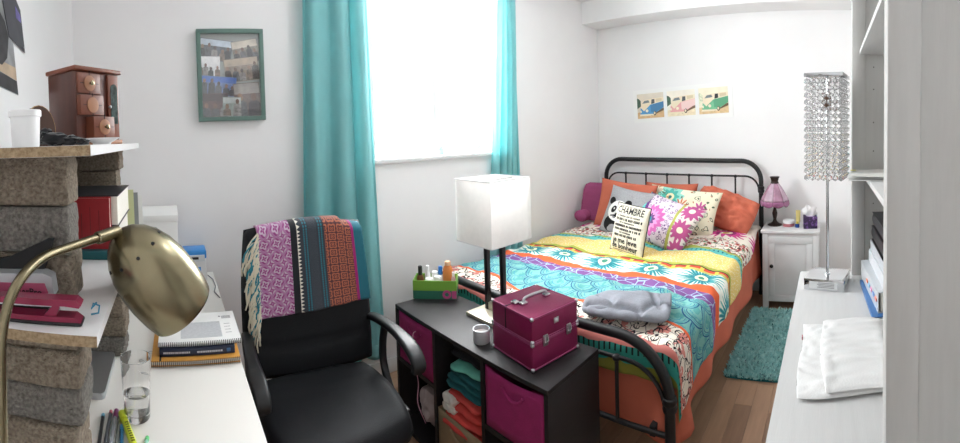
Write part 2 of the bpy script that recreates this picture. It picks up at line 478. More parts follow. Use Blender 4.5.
# brick-and-board shelves
def board(name, label, z1, y0, y1, x1):
    t = thing(name, label, 'shelf board', ((XL + x1) / 2, (y0 + y1) / 2, z1 - 0.0165))
    dx, dy = (x1 - XL) / 2 - 0.002, (y1 - y0) / 2
    O('laminate', Box(-dx, dx, -dy + 0.0008, dy, 0, 0.0165, 0.0006, 1), white_m, t)
    O('raw_edge', Box(-dx, dx - 0.0006, -dy, -dy + 0.0008, 0.0004, 0.0161), chip_m, t, label='raw particle board edge')
board('shelf_board', 'upper white shelf board resting on bricks, holding the jewelry box', 1.4307, 0.6045, 1.4966, -0.1175)
board('shelf_board', 'lower white shelf board resting on bricks, holding the staplers', 1.151, 0.60, 1.50, -0.117)
def pillar(label, x0, x1, y0, y1, zs, seed):
    t = thing('brick_pillar', label, 'brick stack', ((x0 + x1) / 2, (y0 + y1) / 2, zs[0]))
    r2 = random.Random(seed)
    for k, (a, b) in enumerate(zip(zs, zs[1:])):
        bm = Box(x0, x1 + r2.uniform(-0.006, 0.006), y0 + r2.uniform(-0.004, 0.004), y1, a - zs[0] + 0.0012, b - zs[0] - 0.0012, 0.006, 2)
        bmesh.ops.translate(bm, verts=bm.verts, vec=(-(x0 + x1) / 2, -(y0 + y1) / 2, 0))
        bmesh.ops.subdivide_edges(bm, edges=[e for e in bm.edges if e.calc_length() > 0.03], cuts=5, use_grid_fill=True)
        for v in bm.verts:
            d = Vector((v.co.x, v.co.y, 0))
            v.co += Vector((noise.noise(v.co * 60 + Vector((seed + k, 0, 0))), noise.noise(v.co * 60 + Vector((0, seed + k, 5))), 0.15 * noise.noise(v.co * 60 + Vector((9, 0, seed + k))))) * 0.004
        O('brick', bm, (brick_m, brick2_m, brick_m)[(k + seed) % 3], t, ang=60)
pillar('stack of three rough concrete bricks between the two shelf boards, beside the staplers', -0.455, -0.186, 0.72, 0.80, [1.151, 1.236, 1.322, 1.4142], 0)
pillar('stack of rough concrete bricks standing on the desk under the staplers', -0.450, -0.178, 0.72, 0.82, [DZ, 0.805, 0.867, 0.93, 0.997, 1.065, 1.1345], 4)
pillar('stack of concrete bricks behind the red book, under the upper board', -0.425, -0.176, 1.33, 1.44, [1.151, 1.22, 1.287, 1.346, 1.4142], 9)
pillar('stack of concrete bricks behind the laptop, under the lower board', -0.425, -0.172, 1.33, 1.44, [DZ, 0.81, 0.875, 0.94, 1.005, 1.07, 1.1345], 13)

def jewelry_box():
    wd = mat('mahogany_wood', '552e24', 0.35, var=0.25, scale=7, stretch=(6, 6, 1), coat=0.3)
    wl = mat('light_carved_wood', '9a6848', 0.45, var=0.15, scale=20)
    wd2 = mat('reddish_drawer_wood', '74412f', 0.38, var=0.15, scale=9)
    # local: front faces -y, x to the right
    t = thing('jewelry_box', 'small mahogany jewelry cabinet with three drawers and glass door on upper shelf', 'jewelry box', (-0.2365, 1.121, 1.4307), math.radians(54))
    w, d, H = 0.155, 0.112, 0.202
    O('body', Box(-w / 2, w / 2, -d / 2, d / 2, 0.012, H - 0.012, 0.002), wd, t)
    O('cornice', Box(-w / 2 - 0.008, w / 2 + 0.008, -d / 2 - 0.010, d / 2 + 0.002, H - 0.012, H, 0.004, 3), wd2, t)
    O('plinth', Box(-w / 2 - 0.006, w / 2 + 0.006, -d / 2 - 0.008, d / 2 + 0.002, 0, 0.012, 0.003), wl, t)
    y = -d / 2
    for k, (z0, z1, out, xa, xb) in enumerate(((0.132, 0.185, 0.006, -0.073, 0.006), (0.076, 0.128, 0.014, -0.073, 0.008), (0.018, 0.072, 0.030, -0.045, 0.030))):
        dr = O('drawer', Box(xa, xb, y - out, y + 0.03, z0, z1, 0.0015), wd2, t)
        cx, cz = (xa + xb) / 2, (z0 + z1) / 2
        M = Matrix.Translation((cx, y - out, cz)) @ Matrix.Rotation(PI / 2, 4, 'X')
        O('rosette', lathe(B(), [(0.019, 0), (0.020, 0.002), (0.014, 0.003), (0.0, 0.0022)], 24, M), wl, dr)
        b = B()
        for a in range(0, 360, 90):
            bx = box(b, -0.0007, 0.0007, -0.001, 0.0, 0.021, 0.032, M=Matrix.Translation((cx, y - out, cz)) @ Matrix.Rotation(math.radians(a), 4, 'Y'))
        O('groove', b, ink_m, dr, kind='stuff')
        if k != 1: O('knob', lathe(B(), [(0.003, 0), (0.003, 0.006), (0.006, 0.008), (0.006, 0.011), (0.0, 0.013)], 16, M @ Matrix.Translation((0, 0, 0.002))), brass_m, dr)
    x0, x1 = 0.034, 0.0735
    dr = O('door', Box(x0, x1, y - 0.006, y, 0.018, 0.186, 0.001), wd2, t)
    pts = [(x0 + 0.008, 0.055), (x1 - 0.006, 0.055)] + arc((x0 + x1) / 2 + 0.001, 0.15, 0.0128, 0, 180, 10)
    O('door_glass', prism(B(), pts, y - 0.0075, y - 0.0055, 'y'), mat('dark_etched_glass', '3d4a48', 0.15, var=0.4, scale=90), dr)
    O('knob', lathe(B(), [(0.003, 0), (0.004, 0.006), (0.0, 0.009)], 12, Matrix.Translation((x0 + 0.002, y - 0.006, 0.10)) @ Matrix.Rotation(PI / 2, 4, 'X')), silver_m, dr)
jewelry_box()
tag(O('plate', lathe(B(), [(0.0, 0.0), (0.020, 0.0), (0.022, 0.004), (0.039, 0.013), (0.040, 0.015), (0.024, 0.0065), (0.0, 0.006)], 32), white_m, loc=(-0.160, 0.945, 1.4308)), 'small white plate in front of the jewelry box', 'plate')
def tub():
    t = thing('white_tub', 'white plastic tub with rim near the wall photos, on upper shelf', 'tub', (-0.255, 0.70, 1.4308))
    O('body', lathe(B(), [(0.0, 0), (0.0235, 0), (0.0245, 0.002), (0.027, 0.055)], 32), white_m, t)
    O('lid', lathe(B(), [(0.0285, 0.053), (0.0295, 0.054), (0.0295, 0.0635), (0.028, 0.065), (0.0, 0.0655)], 32), white_m, t)
tub()
def chest():
    dk = mat('dark_brown_leather', '4a352c', 0.5, var=0.2); tn = mat('tan_trim', 'b28c58', 0.5, var=0.15)
    t = thing('trinket_chest', 'dark brown arched trinket chest with tan edging behind the white tub', 'box', (-0.318, 0.93, 1.4307), math.radians(32))
    def prof(r): return [(-r, 0), (r, 0)] + [(r * math.cos(math.radians(a)), 0.030 + (0.060 + (r - 0.036)) * math.sin(math.radians(a))) for a in range(0, 181, 15)]
    O('body', prism(B(), prof(0.036), -0.060, 0.060, 'y'), dk, t)
    for y in (-0.055, 0.049):
        O('trim_band', prism(B(), prof(0.038), y - 0.001, y + 0.007, 'y'), tn, t)
    O('strap', prism(B(), prof(0.0374), -0.012, -0.008, 'y'), ink_m, t)
chest()
b = B()
for c, r, s in (((0, 0, 0.014), (0.03, 0.02, 0.014), 1), ((0.03, 0.005, 0.010), (0.028, 0.018, 0.010), 2), ((-0.018, 0.004, 0.024), (0.016, 0.014, 0.012), 3), ((0.058, 0.0, 0.007), (0.014, 0.012, 0.007), 4)):
    blob(b, c, r, sub=3, amp=0.35, freq=2.2, seed=s)
tag(O('black_cloth', b, mat('black_velvet', '121317', 0.95, sheen=0.3), loc=(-0.232, 0.80, 1.4307)), 'crumpled black velvet scrunchie beside the white tub', 'cloth')

# books on the lower board
def book(name, label, x0, x1, y0, y1, z0, z1, cover, spine='-y', cat='book', group=None, upright=True, inset=0.003):
    """a hard-cover book: covers and spine wrap a page block; spine side '-y', '+x' or '-x'"""
    t = thing(name, label, cat, ((x0 + x1) / 2, (y0 + y1) / 2, z0), group=group)
    a, c, H = (x1 - x0) / 2, (y1 - y0) / 2, z1 - z0
    k = 0.0025
    bm = B()
    if upright == 'flat':           # lying: covers at bottom and top
        box(bm, -a, a, -c, c, 0, k, 0.0005, 1); box(bm, -a, a, -c, c, H - k, H, 0.0005, 1)
        if spine == '-y': box(bm, -a, a, -c, -c + k, k, H - k)
        if spine == '-x': box(bm, -a, -a + k, -c, c, k, H - k)
        if spine == '+x': box(bm, a - k, a, -c, c, k, H - k)
        pg = Box(-a + inset, a - inset, -c + (k if spine == '-y' else inset), c - inset, k, H - k)
    else:                            # standing: covers on the -y and +y faces, spine on -x
        box(bm, -a, a, -c, -c + k, 0, H, 0.0005, 1); box(bm, -a, a, c - k, c, 0, H, 0.0005, 1); box(bm, -a, -a + k, -c + k, c - k, 0, H)
        pg = Box(-a + k, a - inset, -c + k, c - k, inset, H - inset)
    O('cover', bm, cover, t); O('page_block', pg, pages_m, t)
    return t
tealb = mat('teal_book_cover', '1f5f66', 0.5); redb = mat('red_book_cover', 'a3272e', 0.45, var=0.08, scale=25); blkb = mat('black_book_cover', '26272c', 0.45)
book('book', 'teal hardcover book lying flat under the red book', -0.30, -0.150, 1.0, 1.20, 1.1512, 1.172, tealb, upright='flat')
t = book('book', 'red paperback standing upright beside the brick stack', -0.30, -0.160, 1.02, 1.05, 1.1722, 1.298, redb)
b = B()
for k in range(5):
    box(b, -0.045 + k * 0.022, -0.0435 + k * 0.022, -0.0205, -0.0198, 0.03 + 0.01 * (k % 2), 0.105 - 0.008 * (k % 3))
O('cover_lines', b, mat('dull_red_print', '6d2026', 0.6), t)
book('book', 'thick navy textbook lying under the black textbook', -0.36, -0.146, 1.06, 1.315, 1.1722, 1.222, mat('dark_navy_cover', '222a3a', 0.5), '-x', upright='flat')
book('book', 'thick black textbook lying on top of the books beside the bricks', -0.37, -0.142, 1.055, 1.318, 1.2225, 1.300, blkb, '-x', upright='flat')
for k, (c_, lab) in enumerate((('cfd3a2', 'pale green leaflet leaning behind the black textbook'), ('8c8f90', 'grey leaflet leaning behind the black textbook'), ('e8e8e4', 'white leaflet leaning behind the black textbook'))):
    tag(O('leaflet', Box(-0.095, 0.0 + 0.012 * k, -0.001, 0.001, 0, 0.13 - 0.012 * k, 0.0004, 1), mat('leaflet_%d' % k, c_, 0.6), loc=(-0.130, 1.345 + 0.02 * k, 1.1515), rot=(math.radians(-10), 0, math.radians(8))), lab, 'leaflet')

# staplers on the near end of the lower board
def staplers():
    pk = mat('raspberry_metal', '8a1d42', 0.3, 0.2, coat=0.3); bk = plastic_m
    t = thing('stapler', 'raspberry pink stapler with black base on the lower board', 'stapler', (-0.245, 0.638, 1.1512), math.radians(3))
    O('rubber_base', Box(-0.10, 0.097, -0.016, 0.016, 0, 0.007, 0.003), bk, t)
    O('base_plate', prism(B(), [(-0.10, 0.007), (0.095, 0.007), (0.085, 0.016), (-0.10, 0.018)], -0.014, 0.014, 'y'), pk, t)
    O('magazine', prism(B(), [(-0.10, 0.030), (0.082, 0.034), (0.082, 0.038), (-0.10, 0.036)], -0.009, 0.009, 'y'), silver_m, t)
    O('top_arm', prism(B(), [(-0.10, 0.036), (0.07, 0.037), (0.092, 0.034), (0.096, 0.040), (0.088, 0.049), (0.0, 0.050), (-0.10, 0.046)], -0.013, 0.013, 'y'), pk, t)
    O('spring_bracket', prism(B(), [(0.035, 0.016), (0.055, 0.016), (0.062, 0.037), (0.050, 0.037)], -0.010, 0.010, 'y'), pk, t)
    for ch in t.children: ch.scale.z = 0.8
    t2 = thing('stapler', 'silver and pink stapler lying behind the raspberry stapler', 'stapler', (-0.300, 0.683, 1.1512), math.radians(2))
    O('housing', prism(B(), [(-0.09, 0.012), (0.085, 0.012), (0.096, 0.03), (0.092, 0.060), (0.078, 0.066), (-0.09, 0.056)], -0.015, 0.015, 'y'), mat('satin_silver_plastic', 'b4b7ba', 0.3, 0.3), t2)
    O('side_panel', prism(B(), [(-0.09, 0.016), (0.076, 0.018), (0.086, 0.034), (0.080, 0.050), (-0.09, 0.042)], -0.0162, -0.0148, 'y'), mat('dusty_pink_plastic', 'a84f6c', 0.35), t2)
    O('base', Box(-0.09, 0.09, -0.016, 0.016, 0, 0.010, 0.003), bk, t2)
    O('lettering', letters('PaperPro', 0.0155, lambda a, b: (a + 0.046, -0.0164, 0.034 + b), w=1.0, bold=0.0004), ink_m, t2)
    t3 = thing('hole_punch', 'matt black hole punch standing behind the staplers', 'hole punch', (-0.315, 0.703, 1.1512))
    O('body', prism(B(), [(-0.10, 0.0), (0.08, 0.0), (0.08, 0.045), (0.105, 0.118), (0.095, 0.118), (0.02, 0.082), (-0.10, 0.06)], -0.006, 0.006, 'y'), mat('matt_black', '1a1b1d', 0.7), t3)
    b = B(); tube(b, [(0.0, 0, 0.002), (0.012, 0.002, 0.004), (0.014, 0.002, 0.016), (0.004, 0.0, 0.020), (0.001, -0.002, 0.012), (0.010, 0.0, 0.022)], 0.0016, 8)
    tag(O('paper_clip', b, mat('blue_wire', '3e8fb0', 0.3), loc=(-0.142, 0.672, 1.1515)), 'blue wire clip beside the raspberry stapler', 'clip')
staplers()

# things on the desk top
def laptop():
    t = thing('laptop', 'closed silver laptop lying on the desk under the lower board', 'laptop', (-0.335, 1.285, DZ))
    O('base', prism(B(), rrect(-0.13, 0.13, -0.18, 0.045, 0.014), 0.0005, 0.010), alu_m, t)
    O('lid', prism(B(), rrect(-0.13, 0.13, -0.18, 0.045, 0.014), 0.0108, 0.018), alu_m, t)
laptop()
def glass():
    t = thing('water_glass', 'clear tumbler half full of water on the desk', 'glass', (-0.112, 1.045, DZ + 0.0005))
    gm = mat('clear_glass', 'ffffff', 0.0, trans=1.0, ior=1.45)
    O('tumbler', lathe(B(), [(0.0, 0), (0.031, 0), (0.0325, 0.003), (0.038, 0.148), (0.0385, 0.149), (0.0368, 0.149), (0.0312, 0.018), (0.0295, 0.0155), (0.0, 0.0150)], 40, cap=False), gm, t)
    O('water', lathe(B(), [(0.0, 0.0152), (0.0294, 0.0157), (0.0311, 0.0182), (0.0330, 0.062), (0.0, 0.062)], 40, cap=False), mat('water', 'ffffff', 0.0, trans=1.0, ior=1.33), t)
glass()
def pen(label, x, y, ang, L, r, body, capc, cap_len, cat='pen', lettering=None):
    t = thing('pen' if cat == 'pen' else 'highlighter', label, cat, (x, y, DZ + r), (0, 0, ang), group='pens and markers on the desk')
    Mx = Matrix.Rotation(PI / 2, 4, 'X')       # axis along -y
    O('barrel', lathe(B(), [(r * 0.8, 0), (r, 0.002), (r, L - cap_len)], 14, Mx), mat('pen_' + body, body, 0.35), t)
    O('cap', lathe(B(), [(r * 1.08, -cap_len), (r * 1.12, -0.001), (r * 1.0, 0.0)][::1] if False else [(r * 0.75, -cap_len - 0.0), (r * 1.1, -cap_len + 0.003), (r * 1.12, 0.001)], 14, Mx), mat('pen_' + capc, capc, 0.35), t)
    return t
pen('slim dark pen with light blue end, outermost by the bricks', -0.197, 1.03, math.radians(4), 0.15, 0.0045, '2c2e33', '6fa9c4', 0.012)
pen('slim grey pen with red end next to the purple one', -0.180, 1.045, math.radians(2), 0.15, 0.0045, '55585e', 'b04a5a', 0.012)
pen('grey pen with wide plum purple cap', -0.166, 1.03, math.radians(1), 0.15, 0.0055, '8d9096', '8c2f73', 0.03)
pen('slim grey pen with dark green end beside the highlighter', -0.155, 1.025, math.radians(3), 0.15, 0.0042, '6d706c', '4d6a55', 0.012)
pen('slim blue pen between the grey pens and highlighter', -0.144, 0.985, math.radians(6), 0.12, 0.0045, '2f6f9c', '3c86b8', 0.02)
t = pen('thick yellow highlighter with dark printing', -0.142, 1.020, math.radians(20), 0.13, 0.0085, 'dbe63a', 'e3ee3c', 0.028, 'highlighter')
b = B()
for k in range(9): box(b, -0.004, 0.004, -0.025 - 0.008 * k, -0.021 - 0.008 * k, 0.0082 - 0.0004, 0.0087)
O('printing', b, mat('olive_print', '4a4f18', 0.6), t)
pen('mint green pen with bright green tip lying apart', -0.083, 0.955, math.radians(-6), 0.13, 0.0045, '9fd6c0', '6fd487', 0.012)
def notebooks():
    def coil(par, x0, x1, y, z, r, n, m):
        b = B()
        for k in range(n):
            x = x0 + (x1 - x0) * k / (n - 1)
            tube(b, [(x, y + r * math.cos(a), z + r * math.sin(a)) for a in (2 * PI * i / 8 for i in range(8))], 0.0011, 5, closed=True)
        O('coil', b, m, par, kind='stuff')
    rz = math.radians(-1)
    t = thing('notebook', 'orange coil notebook at the bottom of the stack on the desk', 'notebook', (0.050, 1.40, DZ), rz)
    O('cover', Box(-0.137, 0.137, -0.125, 0.11, 0.0005, 0.003), mat('orange_card', 'e0a24a', 0.6, var=0.06), t)
    O('page_block', Box(-0.135, 0.135, -0.122, 0.108, 0.003, 0.014), pages_m, t)
    O('cover', Box(-0.137, 0.137, -0.125, 0.11, 0.014, 0.0165), MATS['orange_card'], t)
    O('elastic', Box(-0.112, -0.106, -0.125, 0.11, 0.0165, 0.0172), plastic_m, t)
    coil(t, -0.134, 0.134, -0.127, 0.0085, 0.0088, 46, plastic_m)
    t = thing('book', 'navy blue book with pale title between two coil notebooks', 'book', (0.056, 1.41, DZ + 0.0175), rz)
    nv = mat('navy_cover', '232c45', 0.45)
    O('cover', Box(-0.118, 0.118, -0.112, 0.09, 0, 0.024, 0.002), nv, t)
    O('page_block', Box(-0.115, 0.1185, -0.108, 0.0905, 0.002, 0.022), pages_m, t)
    b = B(); r3 = random.Random(3)
    for x0, x1 in ((-0.105, -0.025), (0.0, 0.08)):
        x = x0
        while x < x1:
            w = r3.uniform(0.003, 0.006); box(b, x, x + w, -0.1128, -0.1118, 0.0095, 0.0148); x += w + 0.0016
    O('title', b, mat('pale_ink', 'c9cdd6', 0.6), t, kind='stuff')
    O('emblem', Box(0.092, 0.104, -0.1128, -0.1118, 0.007, 0.018, 0.001), mat('blue_emblem', '3f6c9c', 0.5), t)
    t = thing('notebook', 'white coil notebook with grey printed panel on top of the stack', 'notebook', (0.066, 1.43, DZ + 0.0420), rz)
    O('cover', Box(-0.132, 0.132, -0.12, 0.11, 0.0, 0.009, 0.001), paper_m, t)
    O('printed_panel', Box(-0.06, 0.075, -0.085, 0.03, 0.009, 0.0094), mat('print_grey', 'c9cbce', 0.7, var=0.08, scale=120), t)
    b = B()
    for k in range(3): box(b, 0.085, 0.117, 0.068 - 0.008 * k, 0.071 - 0.008 * k, 0.009, 0.0094)
    for k in range(4): box(b, 0.088, 0.108, -0.06 + 0.022 * k, -0.0585 + 0.022 * k, 0.009, 0.0094)
    prism(b, [(0.074, 0.066), (0.082, 0.066), (0.078, 0.076)], 0.009, 0.0095)
    O('printed_lines', b, mat('print_dark', '6a6c72', 0.7), t, kind='stuff')
    coil(t, -0.128, 0.128, -0.122, 0.0078, 0.0074, 44, plastic_m)
notebooks()
b = B(); tube(b, [(0.012 * math.cos(a), 0.012 * math.sin(a), 0.0016) for a in (2 * PI * i / 20 for i in range(20))], 0.0014, 6, closed=True)
tube(b, [(0.024 + 0.008 * math.cos(a), 0.006 * math.sin(a), 0.0032) for a in (2 * PI * i / 14 for i in range(14))], 0.0014, 6, closed=True)
tag(O('key_ring', b, silver_m, loc=(-0.118, 1.36, DZ + 0.0003)), 'small silver key ring beside the coil notebooks', 'key ring')

def brass_lamp():
    t = thing('desk_lamp', 'brass gooseneck desk lamp with perforated bell shade', 'lamp', (-0.243, 0.53, DZ))
    org = Vector((-0.243, 0.53, DZ))
    O('foot', lathe(B(), [(0.0, 0), (0.062, 0), (0.065, 0.006), (0.06, 0.016), (0.014, 0.022), (0.010, 0.034)], 36), brass_m, t)
    ctrl = [Vector(p) for p in ((-0.243, 0.53, 0.775), (-0.243, 0.53, 0.90), (-0.242, 0.53, 1.02), (-0.241, 0.53, 1.10), (-0.239, 0.535, 1.178), (-0.226, 0.56, 1.232), (-0.207, 0.62, 1.256), (-0.176, 0.69, 1.259), (-0.124, 0.765, 1.264))]
    pts = []
    for i in range(len(ctrl) - 1):
        p0, p1, p2, p3 = ctrl[max(i - 1, 0)], ctrl[i], ctrl[i + 1], ctrl[min(i + 2, len(ctrl) - 1)]
        for k in range(6):
            u = k / 6
            pts.append(0.5 * ((2 * p1) + (p2 - p0) * u + (2 * p0 - 5 * p1 + 4 * p2 - p3) * u * u + (3 * p1 - p0 - 3 * p2 + p3) * u ** 3) - org)
    pts.append(ctrl[-1] - org)
    O('gooseneck', tube(B(), pts, 0.0080, 14), brass_m, t)
    d = (ctrl[-1] - ctrl[-2]).normalized()
    a = ctrl[-1] - org
    O('collar', tube(B(), [a - d * 0.03, a - d * 0.028, a + d * 0.026, a + d * 0.028], [0.009, 0.0115, 0.0115, 0.009], 16), brass_m, t)
    ax = Vector((0.58, 0.13, -0.80)).normalized()
    top = Vector((-0.106, 0.790, 1.262)) - org - ax * 0.004
    prof = [(r_ * 0.94, z_) for r_, z_ in [(0.0, 0.0), (0.014, 0.0015), (0.032, 0.009), (0.050, 0.024), (0.065, 0.046), (0.075, 0.072), (0.0805, 0.104), (0.081, 0.138), (0.0775, 0.172), (0.0730, 0.194), (0.0720, 0.197)]]
    inner = [(r - 0.002, z + 0.002) for r, z in prof[::-1] if r > 0.003] + [(0.0, 0.004)]
    M = Matrix.Translation(top) @ ax.to_track_quat('Z', 'Y').to_matrix().to_4x4()
    sh = O('shade', lathe(B(), prof + inner, 56, M, cap=False), brass_m, t, ang=60)
    hb = B()
    for k in range(10):
        an = 2 * PI * k / 10
        p = M @ Vector((0.0618 * math.cos(an), 0.0618 * math.sin(an), 0.047)); c = M @ Vector((0, 0, 0.085))
        n = (p - c).normalized()
        lathe(hb, [(0.0, 0.0009), (0.0034, 0.0007), (0.0034, -0.001)], 12, Matrix.Translation(p) @ n.to_track_quat('Z', 'Y').to_matrix().to_4x4())
    O('vent_hole', hb, ink_m, sh, kind='stuff')
brass_lamp()

# far end of the desk
t = thing('storage_box', 'tall white storage box at the wall end of the desk', 'box', (-0.115, 1.98, DZ))
O('body', Box(-0.125, 0.125, -0.12, 0.15, 0, 0.33, 0.003), paper_m, t)
O('lid', Box(-0.128, 0.128, -0.123, 0.153, 0.33, 0.362, 0.004), paper_m, t)
t = thing('label_printer', 'small blue and white label printer at the wall end of the desk', 'printer', (0.088, 2.09, DZ))
lb = mat('bright_blue_plastic', '3c8fd6', 0.35)
O('body', Box(-0.058, 0.058, -0.05, 0.07, 0, 0.105, 0.008, 3), white_m, t)
O('top_cover', Box(-0.06, 0.06, -0.04, 0.072, 0.105, 0.148, 0.008, 3), lb, t)
O('control_panel', prism(B(), [(-0.055, 0.098), (0.05, 0.098), (0.05, 0.128), (-0.055, 0.128)], -0.054, -0.046, 'y'), mat('pale_grey_plastic', 'd9dde0', 0.4), t)
O('display', Box(-0.02, 0.02, -0.0552, -0.0538, 0.108, 0.120), ink_m, t)
O('blue_panel', Box(-0.048, 0.03, -0.0515, -0.0495, 0.02, 0.07), lb, t)
b = B(); tube(b, [(0.155, 2.11, 0.752), (0.175, 2.05, 0.750), (0.178, 1.95, 0.7495), (0.165, 1.88, 0.7495), (0.182, 1.80, 0.750)], 0.0022, 6)
tag(O('cable', b, mat('grey_cable', '77797c', 0.5)), 'thin grey cable from the label printer along the desk edge', 'cable')
t = thing('mug', 'small brown mug with curled handle behind the brass shade', 'mug', (0.075, 1.82, DZ))
mg = mat('brown_glaze', '8a6442', 0.3, var=0.1)
O('cup', lathe(B(), [(0.0, 0), (0.028, 0), (0.034, 0.006), (0.036, 0.075), (0.033, 0.075), (0.031, 0.01), (0.0, 0.008)], 28, cap=False), mg, t)
O('handle', tube(B(), [(0.034, 0, 0.062), (0.048, 0, 0.066), (0.058, 0, 0.05), (0.052, 0, 0.03), (0.034, 0, 0.022)], 0.0045, 8), mg, t)

# ================================================================== WALL PICTURES
def quad_prism(pts, y0, y1):  # outline in (x, z), thickness along y
    return prism(B(), pts, y0, y1, 'y')
def wall_frame():
    fm = mat('sage_green_frame', '617c74', 0.55, var=0.05, scale=30)
    t = thing('picture_frame', 'sage green box frame with a collage of photos on the window wall', 'picture frame', (0.319, YW - 0.001, 1.77))
    w, H, d = 0.352, 0.478, 0.042; k = 0.022
    b = B()
    box(b, -w / 2, w / 2, -d, 0, H / 2 - k, H / 2, 0.002); box(b, -w / 2, w / 2, -d, 0, -H / 2, -H / 2 + k, 0.002)
    box(b, -w / 2, -w / 2 + k, -d, 0, -H / 2 + k, H / 2 - k, 0.002); box(b, w / 2 - k, w / 2, -d, 0, -H / 2 + k, H / 2 - k, 0.002)
    O('frame', b, fm, t)
    O('backing', Box(-w / 2 + k, w / 2 - k, -0.010, -0.002, -H / 2 + k, H / 2 - k), mat('backing_grey', '9aa09e', 0.8), t)
    # photos: x0, z0, w, h, tilt, background, people colour
    L = [(-0.075, 0.135, 0.16, 0.10, 8, '596068', '22242a', 5), (0.085, 0.125, 0.13, 0.11, -10, '8a8578', '2a2a33', 4), (-0.115, 0.035, 0.11, 0.12, 2, 'dfe6ea', '2f3a3c', 4),
         (0.06, 0.03, 0.17, 0.11, -6, '8d7f70', '3b2f2c', 5), (-0.065, -0.055, 0.17, 0.09, 5, '6d86b8', '4a4d55', 5), (-0.09, -0.155, 0.13, 0.11, 0, '5a3a3c', '8d4a4a', 3),
         (0.085, -0.13, 0.13, 0.16, -4, '6b5a58', '8e4a48', 2), (0.0, -0.165, 0.09, 0.09, 2, '9aa5a2', 'a02a38', 2)]
    r4 = random.Random(11)
    for q, (cx, cz, pw, ph, a, bg, fg, n) in enumerate(L):
        M = Matrix.Translation((cx, 0, cz)) @ Matrix.Rotation(math.radians(a), 4, 'Y'); pw *= 1.08; ph *= 1.12
        y = -0.0112 - 0.0012 * q
        p = O('photo', box(B(), -pw / 2, pw / 2, y, y + 0.0008, -ph / 2, ph / 2, M=M), mat('photo_ground_%d' % q, bg, 0.35, var=0.35, scale=35), t)
        O('photo_sky', box(B(), -pw / 2 + 0.003, pw / 2 - 0.003, y - 0.0002, y, ph * 0.18, ph / 2 - 0.003, M=M), mat('photo_sky_%d' % q, ('c9d6e2', 'd8cfc0', 'eef3f5', 'b9a893', '4f76c4', '3c2b2e', 'a39c98', 'c8cfcd')[q], 0.35, var=0.2, scale=25), p)
        for i in range(n):
            x = -pw / 2 + pw * (i + 0.5) / n + r4.uniform(-0.006, 0.006); hr = min(pw / n * 0.5, ph * 0.22); z = r4.uniform(-0.012, 0.022)
            tone = r4.choice((fg, '55565c', '7a6a60', '3c3a40', '8d8a88'))
            fgo = O('photo_figure', prism(B(), [(x - hr, -ph / 2 + 0.003), (x + hr, -ph / 2 + 0.003), (x + hr * 0.9, z - hr * 0.6), (x + hr * 0.4, z - hr * 0.2), (x - hr * 0.4, z - hr * 0.2), (x - hr * 0.9, z - hr * 0.6)], y - 0.0005, y - 0.0002, 'y', M), mat('photo_cloth_' + tone, tone, 0.4, var=0.5, scale=60), p)
            O('photo_head', prism(B(), ellipse(x, z + hr * 0.3, hr * 0.45, hr * 0.6, 12), y - 0.0007, y - 0.0005, 'y', M), mat('photo_face_%d' % (i % 3), ('8f6f5c', '6a4c3e', '40322e')[i % 3], 0.4, var=0.3, scale=80), p)
    O('pane', Box(-w / 2 + k, w / 2 - k, -0.036, -0.0345, -H / 2 + k, H / 2 - k), clear_mat('frame_glass', gloss=0.25), t)
wall_frame()
def left_photos():
    # on the left wall, outline in (y, z)
    t = thing('wall_photo', 'black and white photo print pinned to the grey wall', 'photo', (XL + 0.001, 1.25, 1.75))
    def pr(pts, x0, x1): return prism(B(), [(y - 1.25, z - 1.75) for y, z in pts], x0, x1, 'x')
    O('print', pr([(1.08, 1.625), (1.335, 1.609), (1.300, 1.80), (1.24, 1.98), (1.08, 1.98)], 0, 0.0015), mat('mono_print', '8e9092', 0.5, var=0.25, scale=14), t)
    O('dark_figure', pr([(1.08, 1.70), (1.20, 1.69), (1.245, 1.72), (1.262, 1.79), (1.235, 1.835), (1.19, 1.86), (1.15, 1.83), (1.08, 1.84)], 0.0015, 0.002), mat('mono_dark', '2c2d30', 0.5, var=0.5, scale=30), t)
    O('ground', pr([(1.08, 1.628), (1.334, 1.611), (1.325, 1.655), (1.08, 1.675)], 0.0015, 0.002), mat('mono_ground', '2b2b2e', 0.5, var=0.4, scale=20), t)
    O('sand_strip', pr([(1.08, 1.677), (1.325, 1.657), (1.318, 1.70), (1.08, 1.705)], 0.0015, 0.0018), mat('mono_sand', 'b59f86', 0.5, var=0.15, scale=20), t)
    t = thing('wall_photo', 'dark grey photo card with purple picture pinned over another print', 'photo', (XL + 0.004, 1.33, 1.85))
    def pr2(pts, x0, x1): return prism(B(), [(y - 1.33, z - 1.85) for y, z in pts], x0, x1, 'x')
    O('card', pr2([(1.195, 1.945), (1.30, 1.96), (1.375, 1.912), (1.41, 1.769), (1.261, 1.793)], 0, 0.0015), mat('card_dark', '3a3b42', 0.4, var=0.2, scale=15), t)
    O('picture', pr2([(1.325, 1.912), (1.370, 1.893), (1.378, 1.868), (1.330, 1.872)], 0.0015, 0.002), mat('card_purple', '6a62a8', 0.4, var=0.4, scale=60), t)
    O('pin', lathe(B(), [(0.003, 0), (0.003, 0.003), (0, 0.005)], 10, Matrix.Translation((0.0015, 0.065, -0.065)) @ Matrix.Rotation(PI / 2, 4, 'Y')), silver_m, t)
left_photos()

